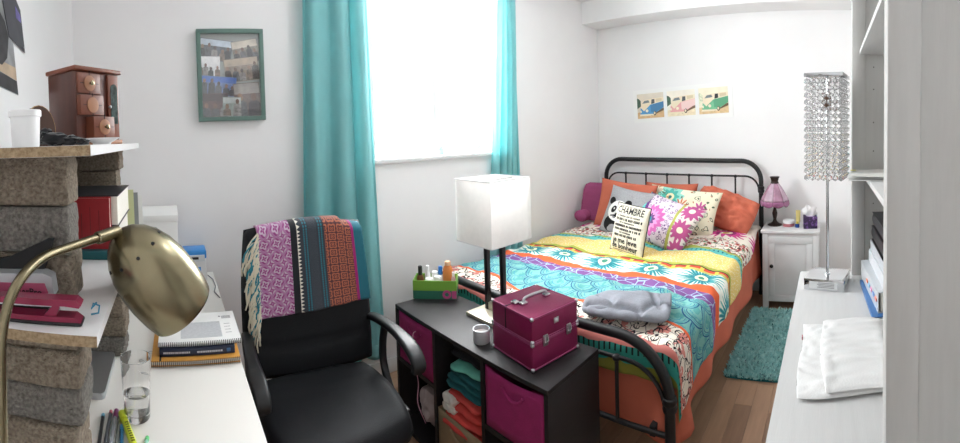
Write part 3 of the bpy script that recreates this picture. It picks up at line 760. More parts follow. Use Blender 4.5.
def van_poster():
    # on the headboard wall, seen from -x: image right is -y. local: a to the right, b up
    ang = math.radians(-2.6)
    t = thing('van_poster', 'white panel with three retro camper van prints above the bed', 'poster', (XR - 0.001, 1.318, 1.655))
    def to3(x):
        def g(a, b):
            c, s = math.cos(ang), math.sin(ang)
            return Vector((x, -(a * c + b * s), -a * s + b * c))
        return g
    def pl_(poly, lvl, m, par, nm): return O(nm, poly_patch_thick(poly, lvl), m, par)
    def poly_patch_thick(poly, lvl):
        b = B(); lo = [b.verts.new(to3(-0.004 - 0.0005 * lvl)(x, y)) for x, y in poly]; hi = [b.verts.new(to3(-0.0045 - 0.0005 * lvl)(x, y)) for x, y in poly]
        b.faces.new(lo); b.faces.new(hi)
        n = len(poly)
        for i in range(n): b.faces.new((lo[i], lo[(i + 1) % n], hi[(i + 1) % n], hi[i]))
        bmesh.ops.triangulate(b, faces=[f_ for f_ in b.faces if len(f_.verts) > 4])
        return b
    W, H = 0.96, 0.305
    b = B(); lo = [b.verts.new(to3(0)(x, y)) for x, y in ((-W / 2, -H / 2), (W / 2, -H / 2), (W / 2, H / 2), (-W / 2, H / 2))]; hi = [b.verts.new(to3(-0.004)(x, y)) for x, y in ((-W / 2, -H / 2), (W / 2, -H / 2), (W / 2, H / 2), (-W / 2, H / 2))]
    b.faces.new(lo); b.faces.new(hi)
    for i in range(4): b.faces.new((lo[i], lo[(i + 1) % 4], hi[(i + 1) % 4], hi[i]))
    O('panel', b, paper_m, t)
    specs = [(-0.305, '4f97c8', '3f7aa6', 'd2b083', 'ded5c4'), (0.0, 'e6a6a4', 'efcdc8', 'eee0c0', 'f3eee0'), (0.305, '72bb90', '5aa37c', 'dcbf92', 'f0ead2')]
    for k, (cx, bl, dk, ground, sky) in enumerate(specs):
        def A(pts): return [(cx + x * 0.27, y * 0.23) for x, y in pts]     # unit square -0.5..0.5
        pic = pl_(A([(-.5, -.5), (.5, -.5), (.5, .5), (-.5, .5)]), 0, mat('van_sky_%d' % k, sky, 0.6, var=0.06, scale=12), t, 'print')
        pl_(A([(-.5, -.5), (.5, -.5), (.5, -.12), (-.5, -.25)]), 1, mat('van_ground_%d' % k, ground, 0.6, var=0.15, scale=30), pic, 'ground')
        pl_(A([(-.5, -.1), (-.36, .0), (-.36, .22), (-.42, .3), (-.5, .34)]), 1, mat('van_tree_%d' % k, '46604f' if k != 2 else 'd9dcc0', 0.6, var=0.3, scale=60), pic, 'tree')
        pl_(A([(.02, -.42), (.5, -.22), (.5, -.12), (.0, -.30)]), 2, mat('van_shadow', '6d5844', 0.7), pic, 'road')
        pl_(A([(-.40, -.38), (-.34, .12), (-.24, .24), (.1, .28), (.5, .30), (.5, -.10), (.22, -.28), (.10, -.38)]), 3, mat('van_cream', 'eee0c4', 0.6), pic, 'van_body')
        pl_(A([(-.40, -.36), (-.37, -.06), (-.24, -.22), (-.06, -.06), (.0, .04), (.5, .14), (.5, -.10), (.22, -.28), (.10, -.36)]), 4, mat('van_paint_%d' % k, bl, 0.5), pic, 'van_paint')
        pl_(A([(.02, -.26), (.0, .02), (.5, .13), (.5, -.10), (.22, -.26)]), 5, mat('van_side_%d' % k, dk, 0.5), pic, 'van_side')
        pl_(A([(-.30, .10), (-.02, .13), (-.06, .23), (-.22, .21)]), 5, mat('van_glass', '6f7d80' if k != 1 else 'c0bdb0', 0.4), pic, 'windscreen')
        pl_(A([(.04, .06), (.17, .09), (.17, .25), (.06, .25)]), 5, mat('van_window', '33373b' if k != 1 else 'b9b2a8', 0.4), pic, 'side_window')
        pl_(A([(.22, .12), (.44, .16), (.44, .27), (.22, .26)]), 5, mat('van_window_2', 'd7c6a4', 0.4), pic, 'side_window')
        pl_(A(ellipse(-.13, -.20, .05, .06, 14)), 6, mat('van_lamp', 'f4ead0', 0.4), pic, 'headlamp')
        pl_(A(ellipse(-.36, -.22, .025, .05, 12)), 6, MATS['van_lamp'], pic, 'headlamp')
        pl_(A([(-.42, -.40), (.12, -.40), (.14, -.34), (-.40, -.33)]), 6, MATS['van_cream'], pic, 'bumper')
        pl_(A(ellipse(.16, -.32, .05, .09, 14)), 7, mat('van_tyre', '3a3430', 0.7), pic, 'tyre')
        pl_(A(ellipse(.155, -.31, .03, .055, 14)), 8, MATS['van_cream'], pic, 'hub_cap')
van_poster()

# ================================================================== DESK CHAIR
def ribbon(bm, pts, w, t, x=0.0):
    """sweep a rounded flat bar (width w across x, thickness t) along points in the y-z plane"""
    n = len(pts); rings = []
    cs = rrect(-w / 2, w / 2, -t / 2, t / 2, min(w, t) * 0.42, 3)
    for i, p in enumerate(pts):
        a, b = pts[max(i - 1, 0)], pts[min(i + 1, n - 1)]
        d = Vector((0, b[0] - a[0], b[1] - a[1])).normalized(); nn = Vector((0, -d.z, d.y))
        xo = p[2] if len(p) > 2 else 0.0
        sc = p[3] if len(p) > 3 else 1.0
        rings.append([bm.verts.new(Vector((x + xo + cx * sc, p[0], p[1])) + nn * cy) for cx, cy in cs])
    m = len(cs)
    for A, C in zip(rings, rings[1:]):
        for k in range(m): bm.faces.new((A[k], A[(k + 1) % m], C[(k + 1) % m], C[k]))
    bm.faces.new(rings[0][::-1]); bm.faces.new(rings[-1])
    return bm
def smooth_path(pts, k=6):
    v = [Vector(p) for p in pts]; out = []
    for i in range(len(v) - 1):
        p0, p1, p2, p3 = v[max(i - 1, 0)], v[i], v[i + 1], v[min(i + 2, len(v) - 1)]
        for j in range(k):
            u = j / k
            out.append(0.5 * ((2 * p1) + (p2 - p0) * u + (2 * p0 - 5 * p1 + 4 * p2 - p3) * u * u + (3 * p1 - p0 - 3 * p2 + p3) * u ** 3))
    out.append(v[-1]); return out
def cushion(nu, nv, fn_out, thick_fn):
    """closed padded slab: outline point fn_out(u, v) -> (a, b), half thickness thick_fn(u, v)"""
    pass
CH = Vector((0.518, 1.385, 0.0)); CH_R = math.radians(-3)
def back_y(x, z):   # front face of the backrest, local
    return 0.205 + 0.11 * max(0, z - 0.5) + 0.25 * x * x * -0.35
def office_chair():
    t = thing('office_chair', 'black leather office chair with looped arms and a woven throw over its back', 'chair', tuple(CH), CH_R)
    # seat pad
    def pad(cx, cy, hx, hy, z0, z1, r, seams=()):
        bm = B(); N = 26
        def sup(u, p=5.0): return u
        grid = {}
        for side in (0, 1):
            for i in range(N + 1):
                for j in range(N + 1):
                    u, v = -1 + 2 * i / N, -1 + 2 * j / N
                    # square to rounded square
                    x, y = u * math.sqrt(1 - 0.30 * v * v), v * math.sqrt(1 - 0.30 * u * u)
                    e = max(0.0, 1 - max(abs(u), abs(v)) ** 8)
                    h = (z1 - z0) / 2 * e ** 0.38
                    z = (z0 + z1) / 2 + (h if side else -h)
                    if side:
                        for s_ in seams: z -= 0.006 * math.exp(-((v - s_) / 0.03) ** 2)
                        z -= 0.014 * math.exp(-(u * u + (v - 0.1) ** 2) * 2.0) 
                        z -= 0.03 * max(0, -v - 0.6) ** 1.5
                    if side == 0 and (i in (0, N) or j in (0, N)): continue
                    grid[(side, i, j)] = bm.verts.new((cx + hx * x, cy + hy * y, z))
        for side in (0, 1):
            for i in range(N):
                for j in range(N):
                    q = [grid.get((side, a, b_)) or grid[(1, a, b_)] for a, b_ in ((i, j), (i + 1, j), (i + 1, j + 1), (i, j + 1))]
                    bm.faces.new(q if side else q[::-1])
        return bm
    O('seat', pad(0, -0.005, 0.258, 0.245, 0.395, 0.505, 0.05, (0.42,)), leather_m, t, ang=80)
    # backrest: padded slab standing up, slightly hollow
    bm = B(); N = 30; g = {}
    for side in (0, 1):
        for i in range(N + 1):
            for j in range(N + 1):
                u, v = -1 + 2 * i / N, -1 + 2 * j / N
                x, z = u * math.sqrt(1 - 0.13 * v * v * (1 if v > 0 else 0.5)), v * math.sqrt(1 - 0.13 * u * u)
                e = max(0.0, 1 - max(abs(u), abs(v)) ** 9)
                h = 0.05 * e ** 0.4
                X, Z = 0.282 * x * (1.0 - 0.03 * (v + 1) / 2), 0.765 + 0.312 * z
                y = back_y(X, Z) + 0.05 + (-h if side else h)
                if side:
                    for s_ in (-0.52, -0.08): y += 0.008 * math.exp(-((v - s_) / 0.03) ** 2)
                if side == 0 and (i in (0, N) or j in (0, N)): continue
                g[(side, i, j)] = bm.verts.new((X, y, Z))
    for side in (0, 1):
        for i in range(N):
            for j in range(N):
                q = [g.get((side, a, b_)) or g[(1, a, b_)] for a, b_ in ((i, j), (i + 1, j), (i + 1, j + 1), (i, j + 1))]
                bm.faces.new(q if side else q[::-1])
    O('backrest', bm, leather_m, t, ang=80)
    for s in (-1, 1):
        path = [(0.235, 0.655), (0.16, 0.668), (0.03, 0.674), (-0.08, 0.668), (-0.14, 0.652), (-0.168, 0.628), (-0.160, 0.606)]
        pts = [(p.x, p.y, s * 0.012 * math.sin(min(1, max(0, (0.235 - p.x) / 0.45)) * PI), 1 + 0.25 * math.exp(-((p.x + 0.11) / 0.09) ** 2)) for p in smooth_path([(a, b_, 0) for a, b_ in path], 5)]
        a = O('armrest', ribbon(B(), pts, 0.046, 0.026, s * 0.264), plastic_m, t, ang=60)
        st = [(p.x, p.y) for p in smooth_path([(0.10, 0.665, 0), (0.125, 0.58, 0), (0.12, 0.50, 0), (0.07, 0.43, 0), (0.02, 0.405, 0)], 5)]
        O('arm_support', ribbon(B(), st, 0.030, 0.024, s * 0.268), plastic_m, t, ang=60)
        O('arm_bracket', Box(s * 0.268 - 0.018, s * 0.268 + 0.018, -0.06, 0.06, 0.385, 0.408, 0.004), plastic_m, t)
    O('back_bar', ribbon(B(), [(p.x, p.y) for p in smooth_path([(0.30, 0.72, 0), (0.30, 0.55, 0), (0.24, 0.42, 0), (0.05, 0.385, 0)], 5)], 0.07, 0.014), plastic_m, t)
    O('seat_plate', Box(-0.27, 0.27, -0.07, 0.07, 0.372, 0.397, 0.004), plastic_m, t)
    O('gas_lift', lathe(B(), [(0.026, 0.12), (0.026, 0.26), (0.018, 0.262), (0.018, 0.373)], 20), plastic_m, t)
    O('hub', lathe(B(), [(0.045, 0.075), (0.045, 0.13), (0.03, 0.14)], 24), plastic_m, t)
    for k in range(5):
        a = math.radians(72 * k + 20); c, s = math.cos(a), math.sin(a)
        lg = O('leg', tube(B(), [(0.03 * c, 0.03 * s, 0.105), (0.17 * c, 0.17 * s, 0.095), (0.295 * c, 0.295 * s, 0.075)], [0.024, 0.020, 0.015], 10), plastic_m, t)
        M = Matrix.Translation((0.295 * c, 0.295 * s, 0.028)) @ Matrix.Rotation(a, 4, 'Z') @ Matrix.Rotation(PI / 2, 4, 'X')
        cs = O('caster', lathe(B(), [(0.024, -0.026), (0.028, -0.022), (0.028, -0.006), (0.02, -0.004), (0.02, 0.004), (0.028, 0.006), (0.028, 0.022), (0.024, 0.026)], 18, M), plastic_m, lg)
        O('stem', tube(B(), [(0.295 * c, 0.295 * s, 0.045), (0.295 * c, 0.295 * s, 0.078)], 0.006, 8), plastic_m, lg)
office_chair()

def throw_pattern(u, v, vec):
    # u across the stripes 0..1, v along the drop in metres
    p = Paint('3b4048')
    w = 0.118
    a, c = (u * 0.45 / 0.052).frac() - 0.5, (v / 0.058).frac() - 0.5
    d = a.abs() + c.abs()
    lat = (((d * 14.0).sin() > 0.15) * 1.0)
    lat2 = ((hyp(a, c) * 22.0 + (atan2(a, c) * 4.0).sin() * 1.4).sin() > -0.1)
    p.on(band(u, -0.05, 0.325), 'c7b3c4'); p.on(band(u, -0.05, 0.325) * lat2, '9a4a86')
    p.on(band(u, -0.05, 0.325) * lat * (d > 0.38), 'b07aa4')
    p.on(band(u, 0.305, 0.375), '26282d')
    tri = ((v / 0.016).frac() - 0.5).abs() * 0.06
    p.on(band(u, 0.365, 0.405) * ((u - 0.365) < tri), 'e6e2d6')
    for x in (0.43, 0.455, 0.575, 0.60):
        p.on(band(u, x - 0.006, x + 0.006) * ((v / 0.01).frac() > 0.35), '2f7f90')
    p.on(band(u, 0.47, 0.55) * (noise_s(vec, 300) > 0.56), '565c66')
    a2, c2 = (u * 0.45 / 0.037).frac() - 0.5, (v / 0.037).frac() - 0.5
    rr = ((hyp(a2, c2) * 20.0 + (atan2(a2, c2) * 4.0).cos() * 1.6).sin() > 0.0)
    p.on(band(u, 0.625, 0.885), '5d3b3e'); p.on(band(u, 0.625, 0.885) * rr, 'b56b50')
    p.on(band(u, 0.885, 0.91), 'a52b77'); p.on(band(u, 0.91, 1.1), '2c6f80')
    return p
def throw():
    m = pattern('woven_throw_cloth', throw_pattern, 0.95, bump=0.3, bscale=500, sheen=0.2)
    t = thing('woven_throw', 'fringed woven throw with purple, slate and orange stripes over the chair back', 'throw', tuple(CH), CH_R)
    ztop, zb, zr = 1.084, 0.722, 0.80
    X0, X1 = -0.208, 0.242
    def fn(u, v):
        # v: 0 front hem, 0.45 top front, 0.55 top back, 1 back hem
        x = X0 + (X1 - X0) * u
        z0 = zb + 0.018 * u
        sag = -0.028 * (1 - math.exp(-((u - 0.55) / 0.5) ** 2)) - 0.02 * u * u * (u > 0.8)
        tp = ztop + sag
        wob = 0.005 * math.sin(9 * u + 5 * v) + 0.003 * math.sin(23 * u)
        if v < 0.46:
            k = v / 0.46; z = z0 + (tp - 0.03 - z0) * k
            y = back_y(x, z) - 0.014 - (1 - k) * 0.004 + wob * (1 - k)
            x += 0.02 * (1 - k) * (u - 0.3)
        elif v < 0.56:
            k = (v - 0.46) / 0.10; a = PI * k
            yc = back_y(x, tp - 0.03) + 0.05; y = yc - 0.064 * math.cos(a); z = tp - 0.03 + 0.034 * math.sin(a)
        else:
            k = (v - 0.56) / 0.44; z = tp - 0.03 - k * 0.26; y = back_y(x, z) + 0.116 + wob * k
        return (x, y, z)
    o = O('cloth', sheet(fn, 60, 70, lambda u, v: (u, v * 0.78)), m, t); solid(o, 0.004, 0)
    # cream fringe along the left edge, each tassel hanging
    fm = mat('cream_wool_fringe', 'd9d2bd', 0.95, bump=0.3, bscale=300); tm = mat('teal_wool_fringe', '2f7d8c', 0.95)
    r5 = random.Random(5); bm = B(); bt = B()
    for k in range(120):
        v = 0.005 + 0.47 * k / 119
        p = Vector(fn(0.0, v)); L = r5.uniform(0.07, 0.13)
        pts = [p + Vector((0.004, -0.002, 0))]
        dx = r5.uniform(-0.075, -0.008) * (0.5 + v); ph = r5.uniform(0, 6)
        for i in range(1, 7):
            f_ = i / 6
            pts.append(p + Vector((dx * (1 - (1 - f_) ** 2) + 0.005 * math.sin(ph + 7 * f_), -0.006 - 0.014 * math.sin(f_ * 2.5) + 0.003 * math.cos(ph + 5 * f_), -L * f_ ** 1.3)))
        tube(bm if k % 4 else bt, pts, [0.0036, 0.0034, 0.0032, 0.0034, 0.004, 0.0036, 0.0024], 6)
    O('fringe', bm, fm, t, kind='stuff', label='cream knotted fringe'); O('teal_fringe', bt, tm, t, kind='stuff')
throw()

# ================================================================== CUBE ORGANISER AT THE FOOT OF THE BED
CX0, CX1, CY0, CY1, CHH = 1.017, 1.326, 0.836, 1.776, 0.596
CUX, CUY = (CX0 + CX1) / 2, (CY0 + CY1) / 2
def organiser():
    t = thing('cube_organizer', 'low black cube organizer standing at the foot of the bed', 'shelf unit', (CUX, CUY, 0))
    a, c = (CX1 - CX0) / 2, (CY1 - CY0) / 2; k = 0.018
    O('top_panel', Box(-a, a, -c, c, CHH - k, CHH, 0.0015), blackwood_m, t)
    O('bottom_panel', Box(-a, a, -c + k, c - k, 0.012, 0.012 + k), blackwood_m, t)
    for y in (-c, c - k): O('side_panel', Box(-a, a, y, y + k, 0, CHH - k, 0.001), blackwood_m, t)
    w = (2 * c - 4 * k) / 3
    for i in (1, 2):
        y = -c + i * (w + k); O('divider', Box(-a + 0.002, a - 0.004, y, y + k, 0.030, CHH - k), blackwood_m, t)
    zm = 0.335
    for i in (0, 2):
        y = -c + k + i * (w + k); O('shelf', Box(-a + 0.002, a - 0.004, y, y + w, zm - k / 2, zm + k / 2), blackwood_m, t)
    O('back_panel', Box(a - 0.004, a, -c + k, c - k, 0.03, CHH - k), blackwood_m, t)
    return w, k, zm
cw, ck, czm = organiser()
def cell_y(i): return CY0 + ck + i * (cw + ck)        # 0 near, 2 far
def bin_(label, i, z0, h, col, sag=0.0):
    y0, y1 = cell_y(i) + 0.006, cell_y(i) + cw - 0.006
    t = thing('fabric_bin', label, 'storage bin', (CUX, (y0 + y1) / 2, z0), group='fabric bins in the cube organizer')
    c = (y1 - y0) / 2; a = (CX1 - CX0) / 2 - 0.008
    def face(nm, n, pf):
        o = O(nm, sheet(pf, n, 6), col, t); solid(o, 0.004, 0)
        return o
    top = lambda u: h - sag * math.sin(PI * u)
    face('front', 16, lambda u, v: (-a + 0.004 * math.sin(PI * u) * math.sin(PI * v), c - 2 * c * u, top(u) * v))
    face('back', 4, lambda u, v: (a - 0.01, -c + 2 * c * u, h * v))
    face('side', 6, lambda u, v: (-a + (2 * a - 0.01) * u, -c, h * v)); face('side', 6, lambda u, v: (a - 0.01 - (2 * a - 0.01) * u, c, h * v))
    O('bottom', Box(-a, a - 0.01, -c, c, 0.0, 0.004), col, t)
    hz = h * 0.70
    hp = [(x, z) for x, z in arc(0, hz + 0.045, 0.055, 205, 335, 12)]
    O('handle', tube(B(), [(-a - 0.005, -y, z) for y, z in hp], 0.006, 8), col, t)
    hp2 = [(-y, z) for y, z in hp] + [(y, z) for y, z in [(-0.03, hz + 0.012), (0.03, hz + 0.012)]]
    return t
zc0 = czm + ck / 2 + 0.001
bin_('magenta fabric bin under the train case', 0, zc0, 0.222, magenta_m, 0.014)
bin_('magenta fabric bin under the green box', 2, zc0, 0.226, magenta_m, 0.004)
bin_('beige fabric bin full of coral clothes', 1, 0.031, 0.225, mat('beige_canvas', '8d7a5f', 0.9, var=0.1, bump=0.2, bscale=200))
def crumple(name, label, cat, loc, size, col, seed, group=None, layers=3, rot=0.0, stripe=None):
    """a loosely folded garment: stacked folds with rumpled surfaces"""
    t = thing(name, label, cat, loc, rot, group)
    m = mat('garment_' + col, col, 0.95, var=0.12, scale=18, bump=0.2, bscale=150)
    sx, sy, sz = size
    for k in range(layers):
        z0, z1 = sz * k / layers, sz * (k + 1) / layers
        def fn(u, v, k=k, z0=z0, z1=z1):
            a = 2 * PI * u
            # flattened tube: fold running along y
            ca, sa = math.cos(a), math.sin(a)
            ex, ez = abs(ca) ** 0.5 * (1 if ca > 0 else -1), abs(sa) ** 0.8 * (1 if sa > 0 else -1)
            y = (v - 0.5) * sy
            nn = noise.noise(Vector((u * 3 + seed, v * 4, k * 3.3 + seed)))
            e = max(0.0, 1 - abs(2 * v - 1) ** 6) ** 0.3
            return ((sx / 2 * (1 - 0.06 * k) * (0.86 + 0.14 * e) + 0.012 * nn) * ex + 0.01 * noise.noise(Vector((seed, k, v * 3))), y * (1 - 0.04 * k), (z0 + z1) / 2 + (z1 - z0) * 0.52 * ez * e + 0.006 * nn * (1 if k else 0.3))
        O('fold', sheet(fn, 28, 16), m, t)
    return t
yc = cell_y(1) + cw / 2; zc0 = 0.362
crumple('folded_clothes', 'dark teal folded clothes inside the open cube', 'clothes', (1.155, yc - 0.005, zc0 + 0.005), (0.24, 0.24, 0.075), '1f5b60', 1.0, 'clothes in the organizer')
crumple('folded_clothes', 'mint green garment on top of the teal clothes in the open cube', 'clothes', (1.15, yc - 0.02, zc0 + 0.085), (0.20, 0.22, 0.028), '69b8a4', 4.0, 'clothes in the organizer', 1, 0.15)
crumple('folded_clothes', 'black garment at the top of the open cube', 'clothes', (1.17, yc, zc0 + 0.118), (0.20, 0.22, 0.06), '17181b', 7.0, 'clothes in the organizer', 2)
crumple('folded_clothes', 'coral red clothes heaped in the beige bin', 'clothes', (1.145, yc, 0.205), (0.255, 0.235, 0.150), 'c6453f', 9.0, 'clothes in the organizer', 4, 0.05)
crumple('folded_clothes', 'white striped garment lying on the coral clothes', 'clothes', (1.045, yc + 0.07, 0.268), (0.05, 0.08, 0.07), 'd9d3cc', 12.0, 'clothes in the organizer', 2)
b = B(); blob(b, (0, 0, 0.105), (0.098, 0.092, 0.100), sub=4, amp=0.30, freq=2.4, seed=2.2)
tag(O('plastic_bag', b, mat('milky_plastic_bag', 'b3a5a5', 0.3, var=0.1, scale=20, sss=0.1), loc=(1.16, cell_y(2) + cw / 2, 0.031)), 'white plastic carrier bag in the bottom cube', 'bag')
b = B(); tube(b, smooth_path([(1.010, 1.585, 0.535), (0.985, 1.57, 0.53), (0.975, 1.555, 0.44), (0.99, 1.545, 0.33), (0.975, 1.53, 0.25), (1.0, 1.51, 0.16)], 5), 0.0018, 6)
tag(O('cable', b, mat('pale_pink_cable', 'd7a2b8', 0.4)), 'thin pink charging cable hanging in front of a magenta bin', 'cable')

def train_case():
    pk = mat('magenta_anodised', '86204f', 0.36, 0.3, var=0.05, scale=30, bump=0.15, bscale=350)
    trim_m = mat('pink_satin_trim', 'a8527c', 0.3, 0.7)
    A = Vector((1.064, 0.938)); ang = math.radians(-8)
    w, d, H = 0.228, 0.232, 0.187        # w along +x (face with latches looks to -y), d along +y
    ux, uy = Vector((math.cos(ang), math.sin(ang))), Vector((-math.sin(ang), math.cos(ang)))
    c = A + ux * w / 2 + uy * d / 2
    t = thing('train_case', 'magenta hard vanity case with silver edges on the cube organizer', 'case', (c.x, c.y, CHH + 0.0005), ang)
    zs = 0.098
    def shell(nm, z0, z1):
        s = O(nm, Box(-w / 2, w / 2, -d / 2, d / 2, z0, z1, 0.008, 3), pk, t)
        e = 0.0042
        for z in (z0 + 0.003, z1 - 0.003):
            for y in (-d / 2, d / 2): O('edge_trim', Box(-w / 2 + 0.006, w / 2 - 0.006, y - e / 2, y + e / 2, z - 0.003, z + 0.003, 0.001, 1), trim_m, s)
            for x in (-w / 2, w / 2): O('edge_trim', Box(x - e / 2, x + e / 2, -d / 2 + 0.006, d / 2 - 0.006, z - 0.003, z + 0.003, 0.001, 1), trim_m, s)
        for x in (-w / 2, w / 2):
            for y in (-d / 2, d / 2):
                O('edge_trim', Box(x - (0.004 if x > 0 else -0.000), x + (0.0 if x > 0 else 0.004), y - (0.004 if y > 0 else 0.0), y + (0.0 if y > 0 else 0.004), z0 + 0.006, z1 - 0.006, 0.001, 1), pk, s)
                for z in (z0 + 0.004, z1 - 0.004):
                    O('corner', blob(B(), (x * 0.985, y * 0.985, z), (0.0078, 0.0078, 0.0072), sub=2, amp=0), silver_m, s)
        return s
    base = shell('base_shell', 0.003, zs - 0.001); lid = shell('lid', zs + 0.001, H)
    O('lid_split', Box(-w / 2 - 0.0008, w / 2 + 0.0008, d * 0.13, d * 0.155, zs + 0.003, H + 0.0008), ink_m, lid)
    for x in (-0.055, 0.062):
        la = O('latch', Box(x - 0.011, x + 0.011, -d / 2 - 0.007, -d / 2 - 0.001, zs - 0.022, zs + 0.016, 0.002), silver_m, t)
        O('latch_loop', tube(B(), [(x - 0.008, -d / 2 - 0.008, zs + 0.012), (x - 0.008, -d / 2 - 0.011, zs - 0.006), (x + 0.008, -d / 2 - 0.011, zs - 0.006), (x + 0.008, -d / 2 - 0.008, zs + 0.012)], 0.002, 6), chrome_m, la)
    O('name_plate', Box(-0.010, 0.014, -d / 2 - 0.0025, -d / 2 - 0.0005, zs + 0.040, zs + 0.060, 0.001), silver_m, t)
    O('plate_inset', Box(-0.005, 0.009, -d / 2 - 0.0035, -d / 2 - 0.0022, zs + 0.044, zs + 0.056, 0.0005), mat('pale_plate', 'd9d9dc', 0.4), t)
    hp = smooth_path([(-0.058, -0.005, H + 0.006), (-0.054, -0.005, H + 0.020), (-0.035, -0.005, H + 0.026), (0.035, -0.005, H + 0.026), (0.054, -0.005, H + 0.020), (0.058, -0.005, H + 0.006)], 4)
    hd = O('handle', tube(B(), hp, 0.006, 10), silver_m, t)
    for x in (-0.058, 0.058): O('handle_mount', Box(x - 0.014, x + 0.014, -0.016, 0.006, H, H + 0.012, 0.003), chrome_m, hd)
    O('lock', Box(-0.085, -0.06, 0.01, 0.04, H, H + 0.010, 0.003), chrome_m, t)
train_case()

def candle():
    t = thing('candle_jar', 'white candle in a clear glass jar beside the vanity case', 'candle', (1.093, 1.232, CHH + 0.0005))
    O('glass', lathe(B(), [(0.0, 0), (0.031, 0), (0.033, 0.003), (0.033, 0.052), (0.031, 0.052), (0.0305, 0.005), (0.0, 0.004)], 32, cap=False), mat('frosted_jar', 'c9c9cc', 0.25, trans=0.25), t)
    O('wax', lathe(B(), [(0.0, 0.0045), (0.0300, 0.0052), (0.0300, 0.036), (0.0, 0.035)], 32, cap=False), mat('candle_wax', 'd8d4d0', 0.5), t)
    O('rim', lathe(B(), [(0.0335, 0.048), (0.0345, 0.050), (0.0335, 0.0535), (0.0312, 0.0535)], 32, cap=False), silver_m, t)
candle()

def table_lamp():
    t = thing('table_lamp', 'table lamp with square white shade on two black posts', 'lamp', (1.305, 1.365, CHH + 0.0005))
    st = mat('brushed_cream_steel', 'cfc8b4', 0.35, 0.6)
    O('base', Box(-0.10, 0.075, -0.105, 0.095, 0.0, 0.016, 0.002), st, t)
    O('base_plinth', Box(-0.098, 0.073, -0.103, 0.093, -0.0002, 0.006), plastic_m, t)
    for y in (-0.055, 0.047):
        O('post', Box(-0.014, 0.008, y - 0.008, y + 0.012, 0.016, 0.40, 0.001), mat('black_lacquer', '17161a', 0.3), t)
    O('cross_bar', Box(-0.012, 0.006, -0.043, 0.039, 0.016, 0.05, 0.001), st, t)
    O('socket', lathe(B(), [(0.016, 0.37), (0.016, 0.43), (0.0, 0.432)], 16), silver_m, t)
    a, c, z0, z1 = 0.125, 0.115, 0.342, 0.625
    sm = cloth_mat('white_lamp_linen', 'f4f2ef', 0.35, var=0.02, scale=40)
    b = B()
    for sx0, sx1, sy0, sy1 in ((-a, a, -c, -c + 0.003), (-a, a, c - 0.003, c), (-a, -a + 0.003, -c + 0.003, c - 0.003), (a - 0.003, a, -c + 0.003, c - 0.003)):
        box(b, sx0, sx1, sy0, sy1, z0, z1)
    bmesh.ops.remove_doubles(b, verts=b.verts, dist=0.0035)
    O('shade', sheet(lambda u, v: (lambda q: (q[0], q[1], z0 + (z1 - z0) * v))(per(u, a, c)), 32, 4), sm, t, ang=30); b.free()
    for z in (z0, z1 - 0.004):
        O('shade_rim', tube(B(), [(-a, -c, z + 0.002), (a, -c, z + 0.002), (a, c, z + 0.002), (-a, c, z + 0.002)], 0.0025, 6, closed=True), white_m, t)
    O('shade_spider', tube(B(), [(-a, 0, z1 - 0.01), (a, 0, z1 - 0.01)], 0.002, 6), silver_m, t)
def per(u, a, c):
    k = (u * 4) % 4; i = int(k); f_ = k - i
    P_ = [(-a, -c), (a, -c), (a, c), (-a, c)]
    p, q = P_[i], P_[(i + 1) % 4]
    return (p[0] + (q[0] - p[0]) * f_, p[1] + (q[1] - p[1]) * f_)
table_lamp()

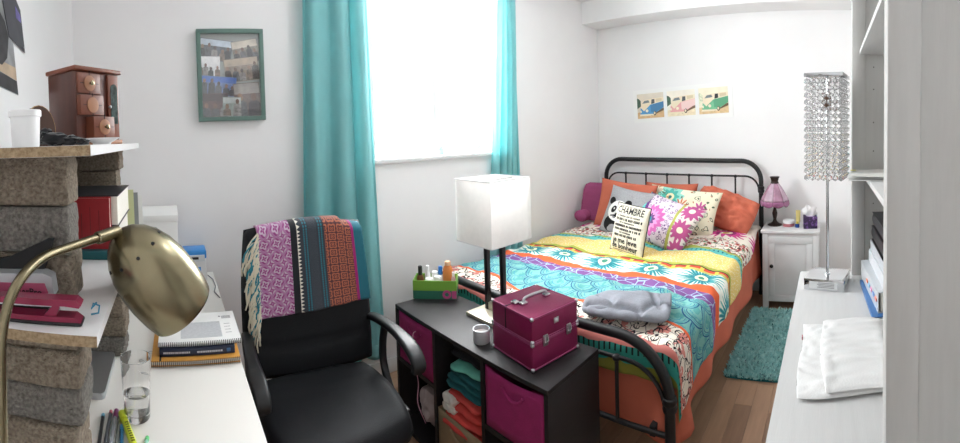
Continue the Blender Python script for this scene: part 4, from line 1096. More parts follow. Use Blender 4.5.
def green_box():
    org = Vector((1.245, 1.745)); ang = math.radians(-43)
    t = thing('cosmetics_box', 'lime and dark green open box full of toiletries', 'box', (org.x, org.y, CHH + 0.0005), ang)
    lime = mat('lime_card', '77a83e', 0.5); dg = mat('dark_green_card', '2c6b57', 0.5)
    w, d, H = 0.222, 0.115, 0.092; k = 0.004
    for nm, m, z0, z1 in (('lower_wall', dg, 0, 0.042), ('upper_wall', lime, 0.042, H)):
        for x0, x1, y0, y1 in ((-w / 2, w / 2, -d / 2, -d / 2 + k), (-w / 2, w / 2, d / 2 - k, d / 2), (-w / 2, -w / 2 + k, -d / 2 + k, d / 2 - k), (w / 2 - k, w / 2, -d / 2 + k, d / 2 - k)):
            O(nm, Box(x0, x1, y0, y1, z0, z1), m, t)
    O('bottom', Box(-w / 2 + k, w / 2 - k, -d / 2 + k, d / 2 - k, 0, k), dg, t)
    pkm = mat('pink_print', 'c04a86', 0.5)
    O('pink_print', Box(w / 2 - 0.025, w / 2 - 0.002, -d / 2 - 0.0006, -d / 2, 0.004, 0.042), pkm, t)
    O('pink_ring', lathe(B(), [(0.010, 0), (0.010, 0.0008), (0.022, 0.0008), (0.022, 0)], 24, Matrix.Translation((w / 2 - 0.05, -d / 2, 0.024)) @ Matrix.Rotation(PI / 2, 4, 'X'), cap=False), pkm, t)
    R = Matrix.Rotation(ang, 2)
    def at(x, y): q = R @ Vector((x, y)); return (org.x + q.x, org.y + q.y, CHH + k + 0.001)
    g = 'toiletries in the green box'
    def bottle(label, x, y, r, h, col, capc, ch, rr=0.35, trans=0.0, flat=1.0):
        h *= 1.12
        q = thing('bottle', label, 'bottle', at(x, y), ang, g)
        b = lathe(B(), [(0.0, 0), (r * 0.95, 0), (r, 0.004), (r, h * 0.82), (r * 0.75, h * 0.93), (r * 0.45, h)], 22)
        bmesh.ops.scale(b, verts=b.verts, vec=(1, flat, 1))
        O('body', b, mat('bottle_' + col, col, rr, trans=trans), q)
        O('cap', lathe(B(), [(r * 0.62, h - 0.004), (r * 0.62, h + ch), (r * 0.55, h + ch + 0.003), (0, h + ch + 0.003)], 20), mat('cap_' + capc, capc, 0.4), q)
    bottle('amber bottle with tall black cap in the green box', -0.082, 0.008, 0.018, 0.090, '6e4326', '1c1c20', 0.038)
    bottle('translucent orange shampoo bottle in the green box', 0.062, 0.012, 0.026, 0.135, 'e08a4a', 'e8b890', 0.012, 0.25, flat=0.75)
    bottle('white bottle with blue cap in the green box', 0.022, 0.022, 0.017, 0.088, 'eeeeee', '2f7fd0', 0.035)
    bottle('small white pump bottle in the green box', -0.045, 0.022, 0.015, 0.10, 'f2f2f2', 'f6f6f6', 0.025)
    bottle('pink tube standing at the end of the green box', 0.092, -0.012, 0.011, 0.09, 'e0b0b8', 'f0e0e0', 0.015)
    for k2, (x, y, rr, lab) in enumerate(((-0.032, -0.022, 0.022, 'widest white cosmetic jar beside the amber bottle'), (0.012, -0.022, 0.020, 'white cosmetic jar in front of the blue capped bottle'), (-0.008, 0.022, 0.017, 'tall lidded white cosmetic jar beside the blue capped bottle'))):
        q = thing('cosmetic_jar', lab, 'jar', (at(x, y)[0], at(x, y)[1], CHH + k + 0.001), 0, 'cosmetic jars in the green box')
        O('pot', lathe(B(), [(0, 0), (rr, 0), (rr, 0.05), (rr * 0.9, 0.062)], 22), mat('porcelain_white', 'f3f1ee', 0.3), q)
        O('lid', lathe(B(), [(rr * 0.95, 0.062), (rr * 0.97, 0.064), (rr * 0.97, 0.084 + 0.01 * k2), (rr * 0.8, 0.09 + 0.01 * k2), (0, 0.09 + 0.01 * k2)], 22), MATS['porcelain_white'], q)
green_box()

# ================================================================== BED
BXF, BXH, BYN, BYF = 1.412, 3.50, 0.582, 2.077
def bed_frame():
    t = thing('iron_bed', 'black iron bed with arched tubular headboard and footboard', 'bed', ((BXF + BXH) / 2, (BYN + BYF) / 2, 0))
    ox, oy = (BXF + BXH) / 2, (BYN + BYF) / 2
    def arch(X, zt, r, y0, y1, zb, rad, nm, seg=12):
        pts = [(X - ox, y0 - oy, zb)] + [(X - ox, y - oy, z) for y, z in [(a, b_) for a, b_ in arc(y0 + r, zt - r, r, 180, 90, 10)] + [(a, b_) for a, b_ in arc(y1 - r, zt - r, r, 90, 0, 10)]] + [(X - ox, y1 - oy, zb)]
        return O(nm, tube(B(), pts, rad, seg), black_m, t)
    def end(X, ztop, r, zi, ri, zcol, zlow, nspin):
        arch(X, ztop, r, BYN, BYF, 0.0, 0.0205, 'head_arch' if X > 2 else 'foot_arch')
        ins = 0.02
        pts = [(X - ox, y - oy, z) for y, z in [(BYN + ins, zcol)] + arc(BYN + ins + ri, zi - ri, ri, 180, 90, 8) + arc(BYF - ins - ri, zi - ri, ri, 90, 0, 8) + [(BYF - ins, zcol)]]
        O('inner_arch', tube(B(), pts, 0.0085, 8), black_m, t)
        for y in (BYN, BYF):
            O('collar', lathe(B(), [(0.0195, -0.03), (0.026, -0.026), (0.029, -0.012), (0.024, 0.0), (0.029, 0.012), (0.026, 0.026), (0.0195, 0.03)], 18, Matrix.Translation((X - ox, y - oy, zcol))), black_m, t)
            O('foot_cap', lathe(B(), [(0.024, 0), (0.026, 0.01), (0.022, 0.05)], 16, Matrix.Translation((X - ox, y - oy, 0))), black_m, t)
        O('lower_bar', tube(B(), [(X - ox, BYN - oy, zlow), (X - ox, BYF - oy, zlow)], 0.011, 10), black_m, t)
        for i in range(nspin):
            y = BYN + 0.22 + (BYF - BYN - 0.44) * i / (nspin - 1) + 0.005
            sp = O('spindle', tube(B(), [(X - ox, y - oy, zlow), (X - ox, y - oy, zi)], 0.0082, 8), black_m, t)
            O('knob', blob(B(), (X - ox, y - oy, zi - 0.002), (0.018, 0.018, 0.014), sub=2, amp=0), black_m, sp)
    end(BXH, 1.142, 0.17, 1.012, 0.12, 0.90, 0.30, 6)
    end(BXF, 0.628, 0.22, 0.53, 0.16, 0.40, 0.275, 6)
    for y in (BYN + 0.075, BYF - 0.02):
        O('side_rail', Box(BXF - ox, BXH - ox, y - oy - 0.012, y - oy + 0.012, 0.255, 0.295, 0.002), black_m, t)
    for i in range(9):
        x = BXF + 0.12 + i * 0.23
        O('slat', Box(x - ox, x - ox + 0.06, BYN + 0.03 - oy, BYF - 0.03 - oy, 0.275, 0.292, 0.002), mat('pine_slat', 'c9a878', 0.6, var=0.1, scale=9), t)
bed_frame()
t = thing('mattress', 'white mattress under the patterned duvet on the iron bed', 'mattress', (2.485, 1.33, 0.293))
O('body', Box(-0.965, 0.965, -0.70, 0.70, 0, 0.255, 0.04, 4), mat('mattress_ticking', 'e8e6e2', 0.9), t)
O('piping', tube(B(), [(x, y, 0.235) for x, y in rrect(-0.967, 0.967, -0.702, 0.702, 0.045, 5)], 0.005, 6, closed=True), paper_m, t)

def skirt():
    t = thing('bed_skirt', 'orange cotton bed skirt hanging below the duvet', 'bed skirt', (2.4, 1.3, 0.2))
    # run: head near corner -> foot near corner -> foot far corner
    L1, L2 = 3.44 - 1.50, 2.05 - 0.60
    def pt(s):
        r = 0.04
        if s < L1 - r: return (3.44 - s, 0.60, 0, -1)
        if s < L1 + r:
            a = (s - L1 + r) / (2 * r) * PI / 2; return (1.54 - 0.04 * math.sin(a), 0.64 - 0.04 * math.cos(a), -math.sin(a), -math.cos(a))
        return (1.50, 0.64 + (s - L1 - r), -1, 0)
    def fn(u, v):
        s = (L1 + L2) * u; x, y, nx, ny = pt(s)
        z = 0.555 - v * (0.328 + 0.02 * math.sin(s * 3.1) + (0.0 if s < L1 else 0.0))
        fl = v * (0.022 + 0.016 * math.sin(s * 13 + 1.1 * math.sin(4 * s)) + 0.045 * math.exp(-((s - L1) / 0.10) ** 2))
        return (x + nx * fl - 2.4, y + ny * fl - 1.3, z - 0.2)
    o = O('cloth', sheet(fn, 180, 14), orange_m, t); solid(o, 0.003, 0)
skirt()

def duvet_pattern(s, t, vec):
    # s: metres along the bed from the foot wall side (world x unrolled), t: metres across
    w = s + (t * 5.5).sin() * 0.012 + (t * 13.0 + 1.0).sin() * 0.006 + (noise_s(vec, 2.2) - 0.5) * 0.10 + (noise_s(vec, 7.0) - 0.5) * 0.03
    p = Paint('eee6d8')
    nz = noise_s(vec, 22); nf = noise_s(vec, 90)
    # foot: white with black line flowers and pink blotches
    cw_ = 0.105
    a, c = (s / cw_ + (t / cw_).floor().mod2() * 0.5 + (nz - 0.5) * 0.5).frac() - 0.5, (t / cw_ + (noise_s(vec, 9) - 0.5) * 0.6).frac() - 0.5
    r, th = hyp(a, c), atan2(a, c)
    p.on(noise_s(vec, 15) > 0.545, 'd98d84')
    r0 = (th * 2.0).cos().abs() * 0.30 + 0.12
    p.on(((r - r0).abs() < 0.038) + ((th * 2.0).sin().abs() < 0.13) * (r < r0) + (r < 0.07), '2b2528')
    p.on((S(voro(vec, 17).outputs['Distance']) < 0.022) * (r > r0), '3a3032')
    # pink and teal hems at the foot
    p.on(w < 1.462, 'd9857c')
    p.on(w < 1.425, '3fa091'); p.on((w < 1.425) * (w > 1.395) * ((t / 0.026).frac() < 0.32), '1f2a2b')
    p.on(w < 1.355, '8a8a3c')
    # orange line, teal scallops
    p.on(w > 1.615, 'e2643c')
    p.on(w > 1.635, '7ab4ad')
    p.on((w > 1.635) * (nz > 0.54), '5ea29f')
    rh = 0.066
    row = ((w - 1.635) / rh).floor()
    sc, tc_ = ((w - 1.635) / rh).frac(), (t / 0.15 + row.mod2() * 0.5 + (noise_s(vec, 4) - 0.5) * 0.3).frac() - 0.5
    ra = hyp(1.0 - sc, tc_ * 2.1)
    p.on((w > 1.635) * (band(ra, 0.90, 0.99) + band(ra, 0.66, 0.71)), '2b5f8a'); p.on((w > 1.635) * (band(ra, 0.78, 0.82) + band(ra, 0.40, 0.45)), '3f8fae')
    # purple with pale cracked lines
    p.on(w > 1.905, '7d5590'); p.on((w > 1.905) * (S(voro(vec, 16).outputs['Distance']) < 0.035), 'a9c6dc')
    p.on(w > 2.0, 'e5683f')
    # white with teal bursts
    p.on(w > 2.065, 'eef0e6')
    a, c = (w - 2.175) / 0.30, (t / 0.30 + 0.15).frac() - 0.5
    r, th = hyp(a, c), atan2(a, c)
    jag = (th * 26.0).cos() * 0.13 + (th * 7.0 + 1.0).cos() * 0.05
    p.on((w > 2.065) * (r < (jag + 0.38)) * (r > 0.12), '6fbcb8'); p.on((w > 2.065) * (r < (jag * 0.8 + 0.27)) * (r > 0.12), '2f8592')
    p.on((w > 2.065) * (r < 0.13), 'dfe3c4'); p.on((w > 2.065) * (r < 0.06), '4a8f7a')
    # lime and red piping
    p.on(w > 2.25, 'c6c06a'); p.on(band(w, 2.275, 2.30) , 'd9543f'); p.on(band(w, 2.30, 2.312), '4b3a3a'); p.on(band(w, 2.312, 2.34), 'a9b04e')
    p.on((w > 2.26) * (w < 2.30) * ((t / 0.09).frac() < 0.25), 'e8c85a')
    # yellow speckle
    p.on(w > 2.34, 'e9cf7c'); p.on((w > 2.34) * (nf > 0.57), 'f4e9c4')
    # teal with dark ticks, lime
    p.on(w > 2.565, '64bfba'); p.on(band(w, 2.60, 2.625) * ((t / 0.03).frac() < 0.35), '1f6f78'); p.on(w > 2.635, 'a9b25a')
    # white with small red and green flowers
    p.on(w > 2.665, 'f0e8dc')
    v = voro(vec, 26, 'F1'); d = S(v.outputs['Distance'])
    p.on((w > 2.665) * (d < 0.40), 'c4605c'); p.on((w > 2.665) * (d < 0.20), '3a2f33'); p.on((w > 2.665) * (S(voro(vec, 21).outputs['Distance']) < 0.03), '55484a'); p.on((w > 2.665) * (noise_s(vec, 30) > 0.60), '6c8a68')
    # big pink flowers towards the pillows
    p.on(w > 2.90, 'efe7da')
    a, c = (w - 3.05) / 0.28, (t / 0.34 + 0.2).frac() - 0.5
    r, th = hyp(a, c), atan2(a, c)
    p.on((w > 2.90) * (r < ((th * 16.0).cos() * 0.09 + 0.40)) * (r > 0.15), 'd24a92'); p.on((w > 2.90) * (r < 0.23) * (r > 0.15), '8a2a66'); p.on((w > 2.90) * (r < 0.09), 'd9c060')
    return p
def duvet():
    m = pattern('patchwork_duvet_cotton', duvet_pattern, 0.9, bump=0.12, bscale=60)
    t = thing('duvet', 'puffy patchwork duvet in teal, purple, orange, white and yellow bands', 'duvet', (2.4, 1.3, 0.56))
    XF, YN, YF_ = 1.51, 0.625, 2.03
    hem = [(1.2, 0.29), (1.5, 0.285), (1.66, 0.275), (1.8, 0.25), (2.05, 0.235), (2.4, 0.215), (2.8, 0.135), (3.16, 0.07), (3.5, 0.05)]
    def D(x):
        for (a, p_), (b_, q) in zip(hem, hem[1:]):
            if x <= b_: return p_ + (q - p_) * max(0, (x - a)) / (b_ - a)
        return hem[-1][1]
    def drop(d, r=0.055):
        if d <= 0: return 0.0, 0.0
        if d < r * PI / 2: a = d / r; return r * math.sin(a), r * (1 - math.cos(a))
        return r + 0.0, r + d - r * PI / 2
    S0, S1 = 1.325, 3.455
    def st(u, v):
        s = S0 + (S1 - S0) * u
        t0, t1 = YF_ + 0.14, YN - D(s) - 0.012 * math.sin(11 * s)
        return s, t0 + (t1 - t0) * v
    def fn(u, v):
        s, tt = st(u, v)
        ox, dx = drop(XF - s); on, dn = drop(YN - tt); of, df = drop(tt - YF_)
        x = max(s, XF) - ox; y = min(max(tt, YN), YF_) - on + of
        dside = dn + df
        z = 0.598 - (max(dx, dside) + 0.25 * min(dx, dside))
        inside = min(1, max(0, (s - XF) / 0.25)) * min(1, max(0, (tt - YN) / 0.25)) * min(1, max(0, (YF_ - tt) / 0.25))
        q = Vector((s * 2.6, tt * 2.6, 0.3))
        z += 0.022 * inside + 0.026 * noise.noise(q) * (0.35 + 0.65 * inside) + 0.016 * noise.noise(q * 2.9) + 0.008 * noise.noise(q * 6) + 0.010 * (abs(noise.noise(q * 4.1)) - 0.2)
        # folds on the hanging sides
        y -= min(1, dn / 0.12) * (0.010 + 0.011 * math.sin(s * 15 + 2 * math.sin(3 * s)))
        x -= min(1, dx / 0.12) * 0.008 * math.sin(tt * 17) * 0.6
        return (x - 2.4, y - 1.3, z - 0.56)
    o = O('cover', sheet(fn, 190, 150, lambda u, v: st(u, v)), m, t); solid(o, 0.012, 1.0)
    o['label'] = 'patchwork printed cotton cover'
duvet()

# ------------------------------------------------------------------ pillows
class Pillow:
    def __init__(s, name, label, center, w, h, th, m, rz=-90, tilt=-25, roll=0, group=None, cat='pillow', corner=0.07, seed=0.0, wr=0.006, slump=0.0, rnd_=0.0):
        s.rnd = rnd_; s.w, s.h, s.th, s.corner, s.seed, s.wr, s.slump = w, h, th, corner, seed, wr, slump
        R = Matrix.Rotation(math.radians(rz), 4, 'Z') @ Matrix.Rotation(math.radians(tilt), 4, 'X') @ Matrix.Rotation(math.radians(roll), 4, 'Y')
        s.t = thing(name, label, cat, center, tuple(R.to_euler()), group)
        bm = B(); N = 34; uvl = bm.loops.layers.uv.new('UVMap'); g = {}
        for side in (0, 1):
            for i in range(N + 1):
                for j in range(N + 1):
                    if side == 1 and (i in (0, N) or j in (0, N)): continue
                    g[(side, i, j)] = bm.verts.new(s.P(-1 + 2 * i / N, -1 + 2 * j / N, side))
        for side in (0, 1):
            for i in range(N):
                for j in range(N):
                    idx = ((i, j), (i + 1, j), (i + 1, j + 1), (i, j + 1))
                    q = [g.get((side,) + k) or g[(0,) + k] for k in idx]
                    if side: q = q[::-1]; idx = idx[::-1]
                    f_ = bm.faces.new(q)
                    for l, (a, b_) in zip(f_.loops, idx): l[uvl].uv = ((a / N - 0.5) * w, (b_ / N - 0.5) * h)
        me = bpy.data.meshes.new('pillow'); bm.normal_update(); bm.to_mesh(me); bm.free()
        me.polygons.foreach_set('use_smooth', [True] * len(me.polygons))
        s.body = O('cover', me, m, s.t)
    def P(s, u, v, side=0, off=0.0):
        k = s.corner
        x = s.w / 2 * u * (1 - k * (1 - v * v)); z = s.h / 2 * v * (1 - k * (1 - u * u))
        x *= math.sqrt(1 - s.rnd * v * v); z *= math.sqrt(1 - s.rnd * u * u)
        e = max(0.0, (1 - u * u)) ** 0.42 * max(0.0, (1 - v * v)) ** 0.42
        n = noise.noise(Vector((x * 9 + s.seed, z * 9, s.seed + side))) * s.wr + noise.noise(Vector((x * 25 + s.seed, z * 25, s.seed))) * s.wr * 0.4
        if s.rnd: n += (abs(noise.noise(Vector((x * 14 + 3 * z, z * 26 + s.seed, 2)))) - 0.25) * 0.05
        y = s.th / 2 * e + n * min(1, e * 2)
        z -= s.slump * (u * u) * 0.5
        return Vector((x, (-y - off) if side == 0 else y, z))
    def on(s, off=0.0015):
        """carry a point given in metres on the front face onto the padded surface"""
        return lambda a, b: s.P(max(-1, min(1, a / (s.w / 2))), max(-1, min(1, b / (s.h / 2))), 0, off)
    def piping(s, m, r=0.004):
        pts = [s.P(-1 + 2 * k / 14, -1) for k in range(14)] + [s.P(1, -1 + 2 * k / 14) for k in range(14)] + [s.P(1 - 2 * k / 14, 1) for k in range(14)] + [s.P(-1, 1 - 2 * k / 14) for k in range(14)]
        O('piping', tube(B(), pts, r, 6, closed=True), m, s.t)

def backrest_pillow():
    m = mat('magenta_corduroy', '98456f', 0.9, var=0.08, scale=12, bump=0.35, bscale=90, stretch=(1, 4, 1))
    t = thing('backrest_pillow', 'magenta corduroy reading pillow with arms in the corner of the bed', 'pillow', (3.14, 1.885, 0.612), math.radians(-90))
    # local: front -y (towards the foot), x right = -Y
    def slab(u, v):
        a = 2 * PI * u; ca, sa = math.cos(a), math.sin(a)
        ex = abs(ca) ** 0.45 * (1 if ca > 0 else -1); ey = abs(sa) ** 0.7 * (1 if sa > 0 else -1)
        e = max(0.0, 1 - abs(2 * v - 1) ** 5) ** 0.35; z = 0.33 * v
        return (0.265 * ex * (0.8 + 0.2 * e), 0.055 * ey * e + 0.10 * v + 0.006 * noise.noise(Vector((u * 5, v * 5, 1))), z)
    O('back', sheet(slab, 40, 20), m, t)
    for s in (-1, 1):
        def arm(u, v, s=s):
            a = 2 * PI * u; e = max(0.0, 1 - abs(2 * v - 1) ** 7) ** 0.4
            return (s * 0.190 + 0.068 * math.cos(a) * e, -0.02 - 0.10 * v, 0.055 + 0.052 * math.sin(a) * e)
        O('arm', sheet(arm, 24, 16), m, t)
backrest_pillow()
g_or = 'orange pillows against the headboard'
Pillow('pillow', 'orange pillow beside the magenta reading pillow', (3.05, 1.635, 0.79), 0.53, 0.41, 0.10, orange_m, -88, -16, 5, g_or, seed=1)
Pillow('pillow', 'orange pillow mostly hidden behind the cream floral pillow', (3.38, 1.37, 0.765), 0.50, 0.38, 0.12, orange_m, -90, -18, 0, g_or, seed=5)
Pillow('pillow', 'slumped orange pillow beside the nightstand', (3.28, 0.855, 0.765), 0.60, 0.34, 0.20, orange_m, -92, -38, 17, g_or, seed=9, wr=0.03, slump=0.02, rnd_=0.22)
def cream_pat(u, v, vec):
    p = Paint('e9e2c8')
    r, th = hyp(u + 0.10, v - 0.09), atan2(u + 0.10, v - 0.09)
    p.on(r < ((th * 9.0).cos() * 0.018 + 0.115), '8fd0c2'); p.on(r < ((th * 9.0).cos() * 0.012 + 0.075), '4fae9f'); p.on(r < 0.04, 'e0d9ae'); p.on(r < 0.018, '2f6f70')
    r, th = hyp(u - 0.02, v - 0.02), atan2(u - 0.02, v - 0.02)
    p.on((r < ((th * 11.0).cos() * 0.028 + 0.05)) * (r > 0.014), 'd07858')
    r, th = hyp(u - 0.19, v - 0.02), atan2(u - 0.19, v - 0.02)
    p.on((r < ((th * 9.0).cos() * 0.018 + 0.05)) * (r > 0.01), 'bb5a90')
    n = noise_s(vec, 14, 1)
    p.on(band(n, 0.59, 0.625) + (n > 0.70), '5d6a52')
    n = noise_s(vec, 19, 2)
    p.on(n > 0.66, 'b8805e'); p.on(n < 0.31, '8fae92')
    return p
Pillow('pillow', 'cream pillow with teal rosette and orange flowers', (3.09, 1.16, 0.772), 0.64, 0.38, 0.13, pattern('cream_floral_cotton', cream_pat), -94, -28, 4, seed=13, wr=0.016)
def mauve_pat(u, v, vec):
    p = Paint('d9cbd8')
    d = S(voro(vec, 34, 'F1').outputs['Distance'])
    p.on(band(d, 0.28, 0.42), '6f5580'); p.on(d < 0.12, '8a6aa0')
    r, th = hyp(u + 0.08, v + 0.05), atan2(u + 0.08, v + 0.05)
    p.on(r < ((th * 15.0).cos() * 0.014 + 0.125), 'cc6aae'); p.on(r < ((th * 15.0).cos() * 0.012 + 0.085), 'e79acb'); p.on(r < ((th * 10.0).cos() * 0.008 + 0.05), '6a4a80'); p.on(r < 0.025, '2f8f98')
    p.on((u + v * 0.35) < -0.17, '6cc4c0'); p.on(((u + v * 0.35) < -0.20) * (d < 0.25), '3f98a0'); p.on(band(u + v * 0.35, -0.20, -0.165), '6a3f80')
    q = u + v * 0.15 - 0.035
    p.on(q > 0.085, 'a9ab58'); p.on(q > 0.11, 'e3dcd6')
    n = noise_s(vec, 20)
    p.on((q > 0.11) * (n > 0.58), '8e8a86')
    for cx, cy in ((0.215, -0.03), (0.20, 0.14), (0.25, -0.17)):
        r, th = hyp(u - cx, v - cy), atan2(u - cx, v - cy)
        p.on((q > 0.11) * (r < ((th * 12.0).cos() * 0.014 + 0.07)) * (r > 0.022), 'b8568c'); p.on((q > 0.11) * (r < 0.022), 'efe9d0')
    return p
Pillow('pillow', 'mauve pillow with pink daisies and lime stripe', (2.76, 1.165, 0.755), 0.56, 0.38, 0.13, pattern('mauve_daisy_cotton', mauve_pat), -102, -44, 13, seed=17, wr=0.014)
def panda():
    pw = Pillow('pillow', 'grey heather cushion with a panda face', (2.87, 1.525, 0.775), 0.43, 0.39, 0.10, mat('heather_grey', 'a3a3a6', 0.95, var=0.14, scale=120, bump=0.3, bscale=200), -98, -24, 6, cat='cushion', seed=21)
    bk = mat('panda_black', '1a1a1d', 0.9); wh = mat('panda_white', 'efefed', 0.9)
    cx, cy = -0.055, -0.02
    def patch(nm, poly, off, m): O(nm, poly_patch(poly, pw.on(off), 1), m, pw.body)
    patch('body_patch', ellipse(cx - 0.01, cy - 0.10, 0.105, 0.075, 28), 0.0015, bk)
    for s in (-1, 1): patch('ear', ellipse(cx + s * 0.088 - 0.005, cy + 0.085, 0.034, 0.032, 20), 0.002, bk)
    patch('face', ellipse(cx, cy + 0.01, 0.105, 0.088, 36), 0.003, wh)
    for s in (-1, 1):
        patch('eye_patch', ellipse(cx + s * 0.045, cy + 0.018, 0.024, 0.032, 20, s * 0.5), 0.0045, bk)
        patch('eye', ellipse(cx + s * 0.042, cy + 0.024, 0.008, 0.009, 12), 0.0055, wh)
    patch('nose', ellipse(cx, cy - 0.018, 0.016, 0.010, 16), 0.0045, bk)
    patch('mouth', [(cx - 0.028, cy - 0.040), (cx - 0.014, cy - 0.047), (cx, cy - 0.038), (cx + 0.014, cy - 0.047), (cx + 0.028, cy - 0.040), (cx + 0.014, cy - 0.052), (cx, cy - 0.043), (cx - 0.014, cy - 0.052)], 0.0045, bk)
panda()
def text_cushion():
    cm = mat('ecru_canvas', 'e6dfca', 0.92, var=0.05, scale=60, bump=0.2, bscale=300)
    pw = Pillow('cushion', 'small ecru cushion printed with black French lettering', (2.42, 1.262, 0.768), 0.295, 0.32, 0.09, cm, -106, -14, 3, cat='cushion', corner=0.03, seed=25, wr=0.004)
    pw.piping(ink_m, 0.0035)
    for tx, sz, y, w in (('CHAMBRE', 0.062, 0.118, 0.84), ('je me leve', 0.050, -0.082, 1.05), ('de bonheur', 0.050, -0.120, 0.98)):
        O('lettering', letters(tx, sz, lambda a, b, y=y: pw.on(0.0022)(a, b + y), w=w, bold=0.0012), ink_m, pw.body)
    r8 = random.Random(8)                       # lines too small to read in the photograph: rows of dark marks
    for y, hgt, hw in ((0.080, 0.010, 0.10), (0.058, 0.017, 0.115), (0.037, 0.009, 0.07), (0.016, 0.016, 0.115), (-0.008, 0.015, 0.112), (-0.028, 0.009, 0.05), (-0.048, 0.016, 0.105)):
        bm = B(); x = -hw
        while x < hw:
            w = r8.uniform(0.005, 0.010)
            vs = [bm.verts.new(pw.on(0.0022)(a, y + b)) for a, b in ((x, -hgt / 2), (x + w, -hgt / 2), (x + w, hgt / 2), (x, hgt / 2))]
            bm.faces.new(vs); x += w + (0.0035 if r8.random() < 0.75 else 0.010)
        O('printed_line', bm, ink_m, pw.body, kind='stuff')
    for y in (0.145, -0.147):
        O('printed_rule', poly_patch([(-0.105, y), (0.105, y), (0.105, y + 0.003), (-0.105, y + 0.003)], pw.on(0.002), 3), ink_m, pw.body)
text_cushion()

def sweater():
    m = mat('grey_jersey', '8b8e96', 0.95, var=0.06, scale=60, bump=0.2, bscale=220)
    t = thing('sweater', 'grey jersey sweater lying rumpled across the foot of the duvet', 'sweater', (1.605, 0.865, 0.628), math.radians(-70))
    def body(u, v):
        a = 2 * PI * u; ca, sa = math.cos(a), math.sin(a)
        e = max(0.0, 1 - abs(2 * v - 1) ** 10) ** 0.4
        hw = (0.062 + 0.060 * min(1, v * 1.7) + 0.008 * math.sin(9 * v)) * e
        x = -0.20 + 0.40 * v; y = hw * (abs(ca) ** 0.7) * (1 if ca > 0 else -1) + 0.01 * math.sin(4 * v) + 0.012
        top = 0.030 + 0.026 * math.sin(PI * min(1, v * 1.1)) 
        z = 0.004 + top * (max(sa, 0) ** 0.6) * e
        if sa > 0:
            for (x0, y0, x1, y1, d) in ((-0.16, -0.02, 0.06, -0.075, 0.020), (-0.14, 0.06, -0.05, -0.02, 0.016), (0.08, -0.09, 0.13, 0.02, 0.012), (0.11, 0.09, 0.16, -0.03, 0.016)):
                k = max(0, min(1, ((x - x0) * (x1 - x0) + (y - y0) * (y1 - y0)) / ((x1 - x0) ** 2 + (y1 - y0) ** 2)))
                q = math.hypot(x - x0 - k * (x1 - x0), y - y0 - k * (y1 - y0)); z -= 1.5 * d * math.exp(-(q / 0.013) ** 2)
            z += 0.012 * noise.noise(Vector((x * 12, y * 16, 1)))
        return (x, y, max(z, 0.0))
    O('body', sheet(body, 80, 60), m, t)
    def sleeve(u, v):
        a = 2 * PI * u; e = max(0.0, 1 - abs(2 * v - 1) ** 8) ** 0.4
        x = -0.17 + 0.24 * v; y = -0.050 - 0.045 * v
        return (x, y + (0.030 - 0.008 * v) * math.cos(a) * e, 0.014 + (0.020 + 0.003 * math.sin(18 * v)) * math.sin(a) * e)
    O('sleeve', sheet(sleeve, 24, 30), m, t)
    def cuff(u, v):
        a = 2 * PI * u; r = (0.030, 0.033, 0.026, 0.018)[min(3, int(v * 3.999))]
        return (0.150 + (0.0, 0.046, 0.050, 0.010)[min(3, int(v * 3.999))], 0.050 + r * math.cos(a) * 1.3, 0.030 + r * math.sin(a) * 0.85)
    O('cuff', sheet(cuff, 24, 8), m, t)
sweater()

# ================================================================== NIGHTSTAND AND ITS THINGS
NX0, NX1, NY0, NY1, NH = 3.205, 3.548, 0.075, 0.540, 0.622
def nightstand():
    night_m = mat('white_nightstand_paint', 'd8d8d8', 0.4, var=0.02, scale=9)
    t = thing('nightstand', 'white nightstand with one panelled door and dark knob', 'nightstand', ((NX0 + NX1) / 2, (NY0 + NY1) / 2, 0))
    a, c = (NX1 - NX0) / 2, (NY1 - NY0) / 2
    O('top', Box(-a - 0.0, a, -c, c, NH - 0.022, NH, 0.003), night_m, t)
    for x in (-a + 0.014, a - 0.045):
        for y in (-c + 0.012, c - 0.056): O('leg', Box(x, x + 0.045, y, y + 0.044, 0, NH - 0.022, 0.002), night_m, t)
    O('side_panel', Box(-a + 0.059, a - 0.045, -c + 0.02, -c + 0.036, 0.10, NH - 0.022), night_m, t); O('side_panel', Box(-a + 0.059, a - 0.045, c - 0.036, c - 0.02, 0.10, NH - 0.022), night_m, t)
    O('floor_panel', Box(-a + 0.03, a - 0.02, -c + 0.03, c - 0.03, 0.085, 0.10), night_m, t)
    O('back_panel', Box(a - 0.02, a - 0.012, -c + 0.056, c - 0.056, 0.10, NH - 0.022), night_m, t)
    O('top_rail', Box(-a + 0.018, -a + 0.036, -c + 0.056, c - 0.056, NH - 0.05, NH - 0.022), night_m, t)
    d = O('door', Box(-a + 0.022, -a + 0.034, -c + 0.058, c - 0.058, 0.06, NH - 0.052, 0.001), night_m, t)
    z0, z1, y0, y1 = 0.06, NH - 0.052, -c + 0.058, c - 0.058; k = 0.05
    for b_ in ((y0, y1, z1 - k, z1), (y0, y1, z0, z0 + k), (y0, y0 + k, z0 + k, z1 - k), (y1 - k, y1, z0 + k, z1 - k)):
        O('door_frame', Box(-a + 0.012, -a + 0.022, b_[0], b_[1], b_[2], b_[3], 0.0015), night_m, d)
    O('knob', lathe(B(), [(0.006, 0), (0.006, 0.012), (0.014, 0.016), (0.015, 0.022), (0.009, 0.027), (0, 0.028)], 18, Matrix.Translation((-a + 0.012, y1 - 0.028, 0.345)) @ Matrix.Rotation(-PI / 2, 4, 'Y')), mat('dark_bronze_knob', '2b2624', 0.4, 0.6), d)
nightstand()
